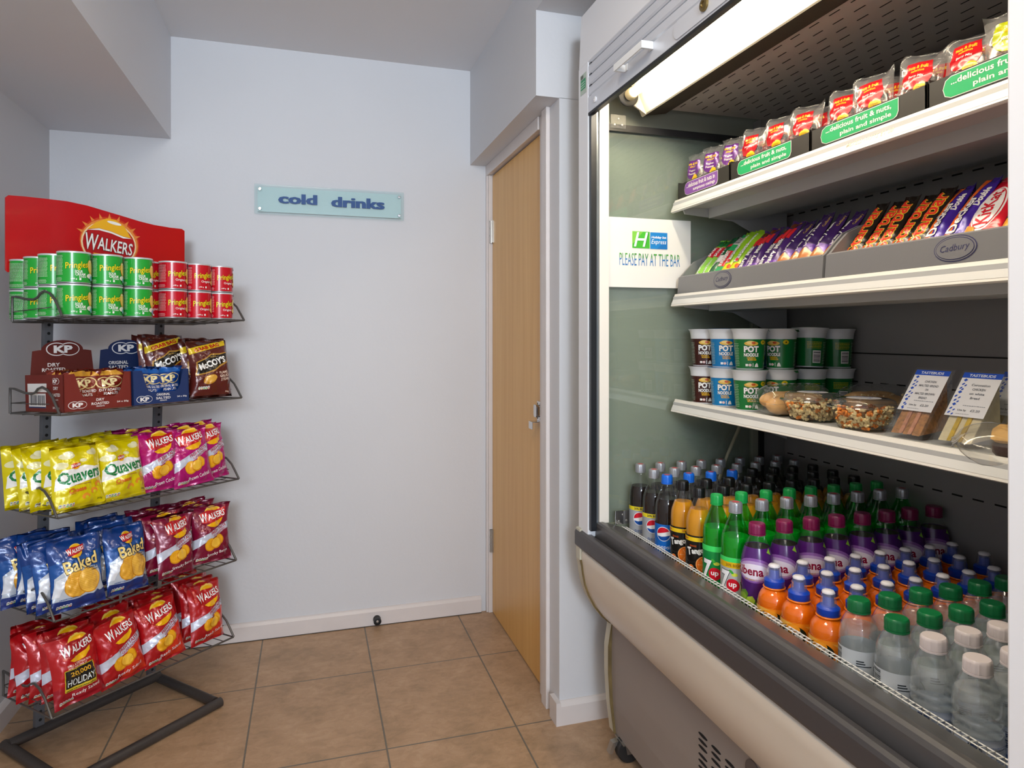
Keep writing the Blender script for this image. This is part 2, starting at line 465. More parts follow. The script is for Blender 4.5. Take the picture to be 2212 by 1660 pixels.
# glass sign
sg = empty('wall_sign', (0.085, YB - 0.02, 1.83)); tag(sg, 'frosted glass sign reading cold drinks, screwed to the white back wall', 'sign')
w2, h2 = 0.3075, 0.0615
m = MB(); m.box((-w2, -0.004, -h2), (w2, 0.004, h2)); m.build('glass_plate', glass('sign_glass', (0.93, 0.98, 0.98), 0.9, 0.03, body=0.06, bodycol=(0.75, 0.85, 0.85)), sg, bevel=0.0015)
m = MB(); m.box((-w2 + 0.012, 0.0045, -h2 + 0.010), (w2 - 0.012, 0.0055, h2 - 0.010)); m.build('frosted_backing', mat('frosting', '#cddcdd', rough=0.6), sg)
for wd, cx_, w_, h_, y_ in (('cold', -13.6, 15.0, 4.2, 0.65), ('drinks', 11.1, 21.9, 4.4, 0.4)):
    m = MB(); ms = []
    for k in range(-2, 3): wrap(m, T(wd, cx_ + 0.17 * k, y_, w_, h_, ink('#0d4583'), bold=0.015), lambda x, y, o: (x, -0.0045 - o - 0.0001 * (k + 2), y), ms, step=0)
    m.build('lettering', ms, sg)
for sx in (-1, 1):
    for sz in (-1, 1):
        m = MB(); m.lathe([(0.0065, -0.02), (0.0065, 0.006), (0.0055, 0.008), (0, 0.0082)], 16, Matrix.Translation((sx * (w2 - 0.021), 0, sz * (h2 - 0.021))) @ Matrix.Rotation(radians(90), 4, 'X'))
        m.build('standoff_screw', CHROME, sg, smooth=40)

# ================================================================ THE SNACK RACK
TH = atan2(0.68, 0.733)


def lean(z): return -0.06 + 0.05 * z          # the rack leans a little forwards with height


def rk(a, b, z): return Vector((-0.302 + 0.733 * a + 0.68 * b, 2.457 + 0.68 * a - 0.733 * b, z))


RO = rk(-0.21, -0.2, 0)
rack = empty('snack_rack', RO, TH); tag(rack, 'tall free-standing wire snack rack with a red header board, in the left corner', 'display rack')


def L_(a, b, z): return (a + 0.21, -(b + 0.2), z)      # rack frame: x along the front, y to the back


GREY = mat('rack_grey_paint', '#55565a', rough=0.45, bump=0.08, bscale=90)
DGREY = mat('rack_base_paint', '#3a3533', rough=0.42, bump=0.15, bscale=60, var=0.08, vscale=12)
WIRE = mat('rack_wire', '#5f5d5b', rough=0.38, metal=0.55)
TR = 0.0155
for nm, pts in (('front_foot_bar', [(-0.50, 0, TR), (0.012, 0, TR)]), ('cross_bar', [(-0.475, -0.33, TR + 0.01), (0.0, -0.33, TR + 0.01)]),
                ('side_foot_bar', [(-0.475, -0.36, TR), (-0.475, 0.03, TR)]), ('side_foot_bar', [(0.0, -0.36, TR), (0.0, -0.016, TR)])):
    m = MB(); m.tube([L_(*p) for p in pts], TR, 16); m.build(nm, DGREY, rack, smooth=50)
for a in (-0.392, -0.03):
    m = MB(); b0, b1 = -0.337, -0.275; zt = 1.47
    m.prism([(-0.0125, -0.009), (0.0125, -0.009), (0.0125, 0.009), (-0.0125, 0.009)], 'z', 0, 1)
    # shear the unit prism into a leaning post
    vs = [(a + 0.21 + x, -((b0 + (b1 - b0) * z) + 0.2) + y, 0.02 + (zt - 0.02) * z) for x, y, z in m.v]; m.v = vs
    nh = 52
    for k in range(nh):
        z = 0.06 + k * (zt - 0.1) / nh; t = (z - 0.02) / (zt - 0.02); c = L_(a, b0 + (b1 - b0) * t, z)
        m.lathe([(0.0048, 0), (0.0048, 0.0006)], 10, Matrix.Translation((c[0], c[1] - 0.009, c[2])) @ Matrix.Rotation(radians(90), 4, 'X'), mi=1)
    m.build('upright_post', [GREY, mat('post_hole', '#0b0b0b', rough=0.9)], rack, bevel=0.0015)

SHZ = {5: 0.190, 4: 0.466, 3: 0.757, 2: 1.045, 1: 1.318}
A0, A1 = -0.487, 0.10
for k, z in SHZ.items():
    bf = lean(z) ; bb = bf - 0.285; ins = 0.0 if k == 5 else 0.0
    sh = MB()
    fr = lambda a, t, zz=0.0: L_(a, bf + (bb - bf) * t, z + zz - 0.012 * t)
    sh.tube([fr(A0, 0), fr(A1, 0)], 0.0032, 8); sh.tube([fr(A0, 1), fr(A1, 1)], 0.0032, 8)
    sh.tube([fr(A0, 0), fr(A0, 1)], 0.0026, 8); sh.tube([fr(A1, 0), fr(A1, 1)], 0.0026, 8)
    sh.tube([fr(A0, 0.5, -0.003), fr(A1, 0.5, -0.003)], 0.0022, 6); sh.tube([fr(A0, 0.25, -0.003), fr(A1, 0.25, -0.003)], 0.0015, 6); sh.tube([fr(A0, 0.75, -0.003), fr(A1, 0.75, -0.003)], 0.0015, 6)
    n = 14
    for i in range(1, n): a = A0 + (A1 - A0) * i / n; sh.tube([fr(a, -0.012, 0.002), fr(a, 1)], 0.0014, 6)
    for i in range(1, n): a = A0 + (A1 - A0) * i / n; sh.tube([fr(a, 1), fr(a, 1, 0.03)], 0.0014, 6)
    sh.tube([fr(A0, 1, 0.03), fr(A1, 1, 0.03)], 0.002, 6)
    s_o = sh.build('wire_shelf', WIRE, rack, smooth=60)
    for a in (A0 - 0.001, A1 + 0.001):
        g = MB(); pts = []
        for t, h in ((1, 0.0), (1, 0.04), (1, 0.075), (0.9, 0.073), (0.7, 0.062), (0.55, 0.058), (0.47, 0.063), (0.42, 0.073), (0.34, 0.078), (0.24, 0.070), (0.14, 0.05), (0.06, 0.022), (0, 0.0)):
            pts.append(fr(a, t, h))
        g.tube(pts, 0.0036, 8)
        for t, h in ((0.8, 0.066), (0.6, 0.059)): g.tube([fr(a, 1, 0.035), fr(a, 1, 0.035)], 0.001, 4) if False else None
        g.tube([fr(a, 1, 0.03), fr(a, 0.2, 0.03)], 0.0014, 6)
        g.build('side_guard', WIRE, s_o, smooth=60)
    for a in (-0.392, -0.03):
        g = MB(); c = fr(a, 1); g.box((c[0] - 0.012, c[1] - 0.004, c[2] - 0.015), (c[0] + 0.012, c[1] + 0.008, c[2] + 0.03)); g.build('shelf_hook', GREY, s_o)

# header board
HB = -0.310
top = [(-0.506, 1.671), (-0.498, 1.679), (-0.46, 1.6825), (-0.40, 1.686), (-0.34, 1.6885), (-0.28, 1.685), (-0.22, 1.676), (-0.16, 1.667), (-0.11, 1.659), (-0.06, 1.654), (0.0, 1.6525), (0.045, 1.654), (0.056, 1.648)]
poly = [(a + 0.21, z) for a, z in top] + [(0.056 + 0.21, 1.47), (-0.50 + 0.21, 1.452), (-0.506 + 0.21, 1.458)]
poly = [(-0.493 + 0.21 + (x + 0.296) * 1.027, 1.27 + (z - 1.27) * 1.02) for x, z in poly]
yb = -(HB + 0.2)
m = MB(); m.prism(poly, 'y', yb, yb + 0.004); ms = [mat('header_red', '#c1000f', rough=0.3, coat=0.3)]
cx, cz = (-0.190 + 0.21) * 100, 157.4
RED = ink('#b5000c'); YEL = ink('#f4b41a'); WHT = ink('#f5f2ea')
art = El(cx + 0.3, cz + 0.6, 9.9, 8.6, ink('#cf3a10')) + El(cx + 0.2, cz + 0.4, 9.5, 8.1, ink('#e88a3a')) + El(cx, cz, 9.1, 7.6, ink('#f6d9a8')) + El(cx, cz, 8.6, 7.1, RED)
for k in range(9):
    a = radians(20 + k * 17.5); art += P([(cx + 9.3 * cos(a - 0.06), cz + 0.6 + 8.0 * sin(a - 0.06)), (cx + 11.2 * cos(a), cz + 0.6 + 9.8 * sin(a)), (cx + 9.3 * cos(a + 0.06), cz + 0.6 + 8.0 * sin(a + 0.06))], ink('#e88a3a'))
art += P([(cx - 7.2, cz + 4.2), (cx - 4.5, cz + 6.8), (cx - 1, cz + 8.6), (cx + 2, cz + 8.5), (cx + 5, cz + 6.5), (cx + 7.2, cz + 2.9), (cx + 4.5, cz + 3.2), (cx + 0.5, cz + 4.4), (cx - 3.5, cz + 5.0)], YEL)
art += El(cx + 1.5, cz + 7.3, 2.4, 0.5, WHT, rot=-8) + P([(cx - 7.4, cz + 4.0), (cx - 3.5, cz + 4.9), (cx + 0.5, cz + 4.3), (cx + 4.5, cz + 3.1), (cx + 7.6, cz + 2.7), (cx + 4.5, cz + 2.5), (cx + 0.5, cz + 3.7), (cx - 3.5, cz + 4.3)], WHT)
art += T('W', cx - 6.0, cz + 0.2, 4.2, 5.4, WHT, rot=-6, bold=0.012, out=ink('#3b0a10'), oo=0.022) + T('ALKERS', cx + 1.8, cz - 0.6, 11.6, 4.2, WHT, rot=-6, bold=0.015, out=ink('#3b0a10'), oo=0.022)
art += P([(cx - 5.4, cz - 3.4), (cx + 5.6, cz - 3.9), (cx + 3.4, cz - 6.0), (cx, cz - 6.6), (cx - 3.4, cz - 5.8)], YEL)
wrap(m, art, lambda x, y, o: (x, yb - o, y), ms, step=0)
m.build('header_board', ms, rack)
# ================================================================ THE OPEN FRIDGE
FX, FYF, FYN = 0.771, 1.86, 0.573        # front plane, far end, near end
WHITE = mat('fridge_white', '#e9ebef', rough=0.36, bump=0.03, bscale=30)
CREAM = mat('fridge_cream', '#d9cfc0', rough=0.33, var=0.05, vscale=3.2, bump=0.03, bscale=20)
SILV = mat('shutter_aluminium', '#d6dae2', rough=0.34, metal=0.25, stretch=(1, 0.1, 8), bump=0.05, bscale=40)
DARK = mat('seal_black', '#17181a', rough=0.5)
BUMP = mat('bumper_grey', '#403e40', rough=0.38, bump=0.05, bscale=70)
PANEL = mat('lower_panel_grey', '#8f8782', rough=0.45, var=0.03, vscale=4)
INNER = mat('inner_panel', '#8e8c8c', rough=0.4, var=0.02, vscale=3)
fr_ = empty('display_fridge', (FX, 1.2, 0)); tag(fr_, 'large open-fronted white display fridge stocked with drinks and snacks, along the right wall', 'fridge')
fx = lambda p: (p[0] - FX, p[1] - 1.2, p[2])


def fbox(mb, a, b, mi=None): mb.box(fx(a), fx(b), mi=mi)


def fprism(mb, poly, y0, y1, mi=None): mb.prism([(x - FX, z) for x, z in poly], 'y', y0 - 1.2, y1 - 1.2, mi)


# header panel and body top
m = MB(); fprism(m, [(FX, 2.061), (FX + 0.007, 2.222), (FX + 0.03, 2.236), (1.50, 2.236), (1.50, 2.20), (FX + 0.06, 2.20), (FX + 0.03, 2.061)], 0.45, FYF)
m.build('header_panel', WHITE, fr_, bevel=0.003)
# side frame posts
m = MB(); fbox(m, (FX, 1.792, 0.680), (0.80, FYF, 2.061)); fbox(m, (FX + 0.004, 1.776, 0.70), (0.792, 1.792, 2.061), 1); fbox(m, (0.792, 1.786, 0.70), (0.802, 1.80, 2.061), 2)
ms = [WHITE, mat('track_dark', '#2b2e33', rough=0.35, metal=0.5), mat('track_light', '#8a9299', rough=0.3, metal=0.7)]
# asset sticker at the top
wrap(m, R(-184.6, 197.8, -180.2, 203.8, ink('#b9c9bd')) + R(-184.2, 199.2, -180.6, 202.2, ink('#3c9a6c')) + bars(-184.2, 202.4, -182.2, 203.5, ink('#333333'), 7) + lines(-184.0, 199.6, -181, 201.8, ink('#bfe0cc'), 3),
     lambda x, y, o: (FX - o - FX, -x - 1.2, y), ms, step=0)
m.build('side_frame', ms, fr_)
m = MB(); fbox(m, (0.803, 1.780, 0.72), (0.833, 1.85, 2.0)); m.build('inner_frame', mat('inner_frame_white', '#e9e4da', rough=0.35), fr_, bevel=0.001)
m = MB(); fbox(m, (FX, 0.44, 0.675), (0.83, 0.5735, 2.061)); m.build('side_frame', WHITE, fr_, bevel=0.003)
m = MB(); fbox(m, (0.83, 0.53, 0.66), (1.50, 0.57, 2.1)); m.build('end_wall', mat('end_wall_green_grey', '#96998b', rough=0.4, var=0.03), fr_)
m = MB(); fbox(m, (0.835, 1.845, 0.66), (1.50, FYF, 2.2)); m.build('end_wall', MATS['end_wall_green_grey'], fr_)
m = MB(); fbox(m, (1.463, 0.57, 0.60), (1.50, 1.845, 2.2)); 
fbox(m, (1.459, 0.57, 1.2155), (1.4632, 1.82, 1.2185), 1)
Y = 0.62
while Y < 1.8:
    for z in (1.647, 1.137, 0.889): fbox(m, (1.4615, Y, z - 0.0018), (1.4632, Y + 0.026, z + 0.0018), 1)
    Y += 0.052
m.build('back_panel', [INNER, mat('slot_black', '#060606', rough=0.9)], fr_)
# inner end strip between glass and back panel, with upright slotted rail
m = MB(); fbox(m, (1.374, 1.806, 0.62), (1.463, 1.845, 1.955)); m.build('end_strip', INNER, fr_)
m = MB(); fbox(m, (1.356, 1.790, 0.62), (1.374, 1.812, 1.87)); fbox(m, (0.833, 1.790, 1.868), (1.374, 1.812, 1.888)); m.build('glass_seal', DARK, fr_)
m = MB(); fbox(m, (1.335, 1.796, 0.62), (1.356, 1.812, 1.868)); m.build('glass_edge_strip', mat('edge_strip', '#8d8f80', rough=0.3), fr_)
m = MB(); fbox(m, (0.833, 1.800, 0.62), (1.335, 1.806, 1.868)); m.build('end_glass', glass('end_glass', (0.92, 0.95, 0.92), 1.6, 0.01, body=0.08, bodycol=(0.6, 0.68, 0.62)), fr_)
for z, x in ((1.893, 0.848), (0.728, 0.862)):
    m = MB(); fbox(m, (x - 0.006, 1.786, z - 0.018), (x + 0.042, 1.790, z + 0.022))
    for dx, dz in ((0.006, -0.008), (0.030, -0.008), (0.018, 0.010)): m.lathe([(0.0035, 0), (0.003, 0.0015)], 10, Matrix.Translation(fx((x + dx, 1.786, z + dz))) @ Matrix.Rotation(radians(90), 4, 'X'), mi=1)
    m.build('glass_clip', [CHROME if z < 1 else glass('clip_clear', (0.95, 0.95, 0.9), 1.2, body=0.1), STEEL], fr_, bevel=0.002)
# hose behind the glass
m = MB(); m.tube([fx(p) for p in ((1.33, 1.79, 1.12), (1.30, 1.785, 1.03), (1.27, 1.78, 0.97), (1.23, 1.775, 0.90), (1.19, 1.775, 0.8), (1.18, 1.775, 0.66))], 0.005, 8); m.build('drain_hose', mat('hose', '#a09a80', rough=0.4), fr_, smooth=60)
# roller shutter: slats + bottom bar
m = MB()
for z0, z1 in ((1.9585, 1.990), (1.990, 2.022), (2.022, 2.054), (2.054, 2.09)):
    fprism(m, [(0.776, z0 + 0.0015), (0.7725, z0 + 0.006), (0.7725, z1 - 0.006), (0.776, z1 - 0.0015), (0.782, z1), (0.782, z0)], 0.5735, 1.790)
m.build('shutter_slats', SILV, fr_)
m = MB(); fbox(m, (0.7712, 0.574, 1.912), (0.786, 1.790, 1.958)); sb = m.build('shutter_bottom_bar', SILV, fr_, bevel=0.002)
m = MB(); fbox(m, (0.7715, 0.574, 1.9045), (0.785, 1.790, 1.912)); m.build('rubber_edge', DARK, sb)
m = MB()
for y in (1.552, 1.408): fbox(m, (0.742, y - 0.004, 1.940), (0.7712, y + 0.004, 1.958)); fbox(m, (0.769, y - (0.016 if y > 1.5 else -0.0), 1.940), (0.7712, y + (0 if y > 1.5 else 0.016), 1.958))
fbox(m, (0.740, 1.404, 1.940), (0.744, 1.556, 1.958)); m.build('shutter_handle', mat('handle_white', '#eceff0', rough=0.3), sb, bevel=0.001)
m = MB(); RX = Matrix.Rotation(radians(-90), 4, 'Y')
m.prism([(0.05 * cos(t) * 0.4 + (0.09 if cos(t) > 0 else -0.09), 0.02 * sin(t)) for t in [2 * pi * k / 24 for k in range(24)]], 'x', -0.0025, 0.0002, M=Matrix.Translation(fx((FX, 1.20, 1.936))))
m.build('lock_plate', SILV, sb)
m = MB(); m.lathe([(0.0135, 0), (0.0135, 0.005), (0.012, 0.006), (0.007, 0.006), (0.0065, 0.004), (0, 0.004)], 24, Matrix.Translation(fx((0.7690, 1.187, 1.941))) @ RX); m.build('brass_lock', mat('brass', '#8d7a4c', rough=0.3, metal=0.9), sb, smooth=40)
m = MB(); m.lathe([(0.008, 0), (0.008, 0.003), (0.003, 0.004), (0.003, 0.002), (0, 0.002)], 18, Matrix.Translation(fx((0.7712, 1.738, 1.934))) @ RX); m.build('screw_button', WHITE, sb, smooth=40)

# lamp housing: reflector trough, end plate, tube
m = MB(); prof = [(0.952, 1.920), (0.948, 1.9225), (0.938, 1.945), (0.925, 1.975), (0.900, 2.005), (0.865, 2.022), (0.830, 2.028), (0.795, 2.024)]
outer = [(x + 0.004, z + 0.006) for x, z in prof]
fprism(m, prof + outer[::-1], 0.58, 1.80)
fprism(m, [(0.868, 1.966), (0.948, 1.920), (0.950, 1.930), (0.925, 1.98), (0.90, 2.01), (0.80, 2.03), (0.80, 1.99)], 1.772, 1.778)
m.build('lamp_reflector', mat('reflector_white', '#efe6cf', rough=0.4), fr_)
m = MB(); m.tube([fx((0.888, 1.735, 1.965)), fx((0.888, 0.62, 1.965))], 0.0128, 16); m.build('fluorescent_tube', emit('tube_glow', (1.0, 0.86, 0.66), 48), fr_, smooth=60)
m = MB(); m.lathe([(0.0165, 0), (0.0165, 0.02), (0.0135, 0.024)], 20, Matrix.Translation(fx((0.888, 1.756, 1.965))) @ Matrix.Rotation(radians(90), 4, 'X')); m.build('tube_cap', mat('cap_cream', '#d8cba4', rough=0.4), fr_, smooth=40)
m = MB(); m.lathe([(0.029, 0.0), (0.031, 0.003), (0.031, 0.008), (0.027, 0.011)], 24, Matrix.Translation(fx((0.888, 1.772, 1.965))) @ Matrix.Rotation(radians(90), 4, 'X')); m.build('tube_seal', DARK, fr_, smooth=40)
m = MB(); fprism(m, [(0.953, 1.920), (0.965, 1.923), (1.024, 1.934), (1.03, 1.96), (0.96, 1.99)], 0.58, 1.79)
m.build('foam_strip', mat('foam_brown', '#3c3529', rough=0.95, bump=0.4, bscale=300), fr_)
# perforated duct panel
m = MB(); fbox(m, (1.026, 0.58, 1.951), (1.463, 1.80, 1.955))
fbox(m, (1.024, 0.58, 1.947), (1.029, 1.80, 1.953))
for i in range(10):
    x = 1.062 + i * 0.037; Y = 0.60 + (0.03 if i % 2 else 0)
    while Y < 1.75: fbox(m, (x - 0.0014, Y, 1.9505), (x + 0.0014, Y + 0.03, 1.9512), 1); Y += 0.06
m.build('perforated_duct_panel', [mat('duct_paint', '#cfc8c2', rough=0.42, metal=0.1), MATS['slot_black']], fr_)
m = MB(); m.tube([fx((1.435, 0.6, 1.93)), fx((1.435, 1.78, 1.93))], 0.012, 10); m.build('duct_trim_roll', mat('roll_grey', '#5d5a5c', rough=0.4), fr_, smooth=60)

# shelves
STRIP = mat('price_strip_white', '#e9e6df', rough=0.3)
SHM = mat('shelf_paint', '#c3c5c5', rough=0.4)
for zb in (1.634, 1.352, 1.036):
    m = MB(); fprism(m, [(1.045, zb + 0.030), (1.45, zb + 0.030), (1.45, zb + 0.018), (1.06, zb + 0.018), (1.06, zb + 0.004), (1.045, zb + 0.004)], 0.60, 1.782)
    sh = m.build('fridge_shelf', SHM, fr_)
    m = MB(); fprism(m, [(1.041, zb), (1.0445, zb - 0.001), (1.0585, zb + 0.034), (1.056, zb + 0.038), (1.052, zb + 0.038), (1.0375, zb + 0.002)], 0.60, 1.784)
    fprism(m, [(1.0398, zb + 0.006), (1.0388, zb + 0.007), (1.0508, zb + 0.034), (1.0518, zb + 0.033)], 0.60, 1.784, 1)
    m.build('price_strip', [STRIP, mat('strip_clear', '#dedfdd', rough=0.15)], sh)
    m = MB(); fbox(m, (1.16, 0.60, zb - 0.012), (1.30, 1.77, zb + 0.018)); m.build('shelf_channel', SHM, sh)
    for y in (1.772, 0.605):
        m = MB(); fprism(m, [(1.07, zb + 0.018), (1.08, zb - 0.002), (1.25, zb - 0.016), (1.38, zb - 0.075), (1.445, zb - 0.10), (1.445, zb + 0.018)], y, y + 0.006)
        m.build('shelf_bracket', SHM, sh)
# faint price label on the top strip
m = MB(); ms = []
wrap(m, T('MIXED NUTS £1.00', 0, 0, 11.5, 1.1, ink('#d8cbb4'), bold=0.01), lambda x, y, o: (1.0449 - 0.001 + y * 0.40 - o - FX, 1.045 - x - 1.2, 1.653 + y * 0.9), ms, step=0)
m.build('price_lettering', ms, fr_)

# deck, wire guard, bumper, lower body
m = MB(); fbox(m, (0.82, 0.58, 0.60), (1.463, 1.80, 0.622)); m.build('deck', mat('deck_grey', '#6f7174', rough=0.5), fr_)
m = MB(); YG = 0.578
GX, GZ = 0.877, 0.7035
for dx, zz in ((0, 0), (0.0145, -0.003), (0.0148, -0.02), (0.015, -0.036)): m.tube([fx((GX + dx, 0.58, GZ + zz)), fx((GX + dx, 1.786, GZ + zz))], 0.0012, 6)
while YG < 1.785: m.tube([fx((GX - 0.001, YG, GZ + 0.0008)), fx((GX + 0.0145, YG, GZ - 0.002)), fx((GX + 0.015, YG, GZ - 0.04))], 0.0009, 5); YG += 0.0125
m.build('wire_guard', mat('guard_white', '#e8e8e4', rough=0.4), fr_, smooth=60)
ye, yn = 1.868, 0.44
m = MB(); fprism(m, [(0.763, 0.636), (0.761, 0.642), (0.761, 0.676), (0.764, 0.683), (0.771, 0.687), (0.783, 0.686), (0.789, 0.680), (0.792, 0.668), (0.80, 0.664), (0.80, 0.636)], yn, ye)
m.build('bumper_rail', BUMP, fr_, bevel=0.001)
m = MB(); fprism(m, [(0.793, 0.66), (0.793, 0.712), (0.7965, 0.720), (0.803, 0.724), (0.812, 0.724), (0.868, 0.705), (0.871, 0.70), (0.871, 0.66)], yn, 1.785)
m.build('inner_rail', mat('inner_rail_grey', '#4d4b4b', rough=0.33, bump=0.04, bscale=60), fr_, bevel=0.0015)
prof = [(0.782, 0.636), (0.7745, 0.632), (0.769, 0.624), (0.768, 0.612), (0.770, 0.597), (0.7725, 0.583), (0.7755, 0.560), (0.782, 0.527), (0.795, 0.492), (0.814, 0.457), (0.838, 0.426), (0.862, 0.405), (0.872, 0.400)]
m = MB(); fprism(m, prof + [(0.90, 0.40), (0.90, 0.636)], yn, 1.832); m.build('lower_fascia', CREAM, fr_, smooth=28)
# end cap of the cabinet: shaped slab with a stained seam
capp = [(0.80, 0.70), (0.764, 0.69), (0.764, 0.60)] + [(x - 0.004, z - 0.002) for x, z in prof[5:]] + [(0.866, 0.392), (0.856, 0.33), (0.856, 0.25), (0.862, 0.16), (0.874, 0.068), (1.50, 0.068), (1.50, 0.70)]
m = MB(); fprism(m, capp, 1.8345, 1.866); m.build('end_cap', mat('end_cap_cream', '#bdb9a6', rough=0.4, var=0.06, vscale=8), fr_, bevel=0.002)
m = MB(); fprism(m, [(x - 0.001, z) for x, z in capp[2:-2]] + [(0.9, 0.068), (0.9, 0.6)], 1.832, 1.8345); m.build('stained_seam', mat('seam_brown', '#6b5a35', rough=0.8, var=0.3, vscale=20), fr_)
m = MB(); fprism(m, [(0.868, 0.402), (0.866, 0.33), (0.866, 0.25), (0.870, 0.16), (0.880, 0.068), (1.48, 0.068), (1.48, 0.402)], yn, 1.832)
def pxv(z): return 0.8662 if z > 0.2 else 0.869
for r in range(4):
    for c in range(7):
        for q in range(3):
            z = 0.342 - r * 0.048 - q * 0.0145; y = 1.345 - c * 0.052
            m.prism([(0.018 * cos(t) + (0.0), 0.0036 * sin(t)) for t in [2 * pi * k / 12 for k in range(12)]], 'x', -0.0012, 0.003, 1, M=Matrix.Translation(fx((pxv(z), y, z))))
m.build('lower_panel', [PANEL, MATS['slot_black']], fr_)
m = MB(); m.lathe([(0.024, 0), (0.024, 0.002), (0.02, 0.003), (0, 0.003)], 24, Matrix.Translation(fx((0.8675, 1.165, 0.372))) @ RX); m.build('round_badge', mat('badge_grey', '#5f5754', rough=0.5), fr_, smooth=40)
for y in (1.80,):
    g = empty('caster'); g.parent = fr_; g.location = fx((0.905, y, 0)); 
    m = MB(); m.lathe([(0.012, -0.014), (0.036, -0.014), (0.040, -0.010), (0.040, 0.010), (0.036, 0.014), (0.012, 0.014)], 24, Matrix.Translation((0, 0, 0.040)) @ Matrix.Rotation(radians(90), 4, 'X') ); m.build('wheel', mat('wheel_black', '#1d1b1b', rough=0.6), g, smooth=40)
    m = MB()
    for s in (-1, 1): m.prism([(-0.012, 0.030), (0.012, 0.030), (0.024, 0.066), (-0.02, 0.066)], 'y', s * 0.017, s * 0.019)
    m.box((-0.03, -0.03, 0.064), (0.03, 0.03, 0.068)); m.lathe([(0.006, -0.021), (0.006, 0.021)], 10, Matrix.Translation((0, 0, 0.04)) @ Matrix.Rotation(radians(90), 4, 'X'))
    m.prism([(-0.018, 0.066), (-0.05, 0.060), (-0.062, 0.030), (-0.052, 0.028), (-0.04, 0.05), (-0.014, 0.056)], 'y', 0.0, 0.02); m.build('fork', STEEL, g)
for p_ in ((0.93, 0.6, 0), (1.4, 1.7, 0), (1.4, 0.6, 0)):
    m = MB(); m.lathe([(0.020, 0), (0.020, 0.012), (0.008, 0.02), (0.008, 0.07)], 16, Matrix.Translation(fx(p_))); m.build('levelling_foot', STEEL, fr_)

# paper notice on the end glass
nt_ = MB(); ms = [mat('paper_white', '#ece9e2', rough=0.35)]
S0 = (0.972, 1.7975, 1.5125)
def sgn(x, y, o): return (x, -o, y)
nt_.grid(lambda u, v: sgn((u - 0.5) * 0.284, (v - 0.5) * 0.207, 0.0005 + 0.002 * sin(u * 9) * sin(v * 5)**2 * 0.4), 12, 8, mi=0)
g0, g1 = '#8cc63f', '#2fae3c'
art = R(-5.6, 1.4, 0.15, 6.4, ink('#3fae2a')) + P([(-5.6, 6.4), (-5.6, 2.5), (-2, 6.4)], ink('#7ac143')) + R(0.35, 1.35, 6.1, 6.3, ink('#0f7cc4')) + P([(6.1, 1.35), (6.1, 4.5), (2.5, 1.35)], ink('#0a6bb5'))
art += T('H', -2.55, 3.95, 3.6, 4.3, ink('#1e7f22'), shear=0.25, bold=0.0) + T('H', -2.8, 4.0, 3.6, 4.3, ink('#ffffff'), shear=0.25, bold=0.01)
art += T('Holiday Inn', 3.2, 4.75, 4.9, 0.95, ink('#ffffff'), shear=0.2) + T('Express', 3.2, 3.3, 4.9, 1.7, ink('#ffffff'), shear=0.2, bold=0.0)
s_ = 'PLEASE PAY AT THE BAR'
lo = T(s_, 0.3, -2.0, 20.2, 3.7, ink('#2b6fb0'), bold=-0.005)
art += lo
wrap(nt_, art, lambda x, y, o: sgn(x, y, o + 0.001), ms, step=0)
top_ = MB()
wrap(nt_, T(s_, 0.3, -2.0, 20.2, 3.7, ink('#4a9a3a'), bold=-0.005), lambda x, y, o: sgn(x, y, o + 0.0016), ms, step=0, clip=(-12, -1.6, 12, 2))
no = nt_.build('paper_notice', ms, None, recalc=False); no.location = S0
tag(no, 'white laminated notice asking to pay at the bar, on the fridge end glass', 'notice')
# ================================================================ GOODS ON THE RACK
ORD = ['front', 'second', 'third', 'fourth', 'fifth', 'sixth', 'seventh', 'eighth', 'ninth']


def ordn(i): return 'at the front' if i == 0 else '%s from the front' % ORD[i]


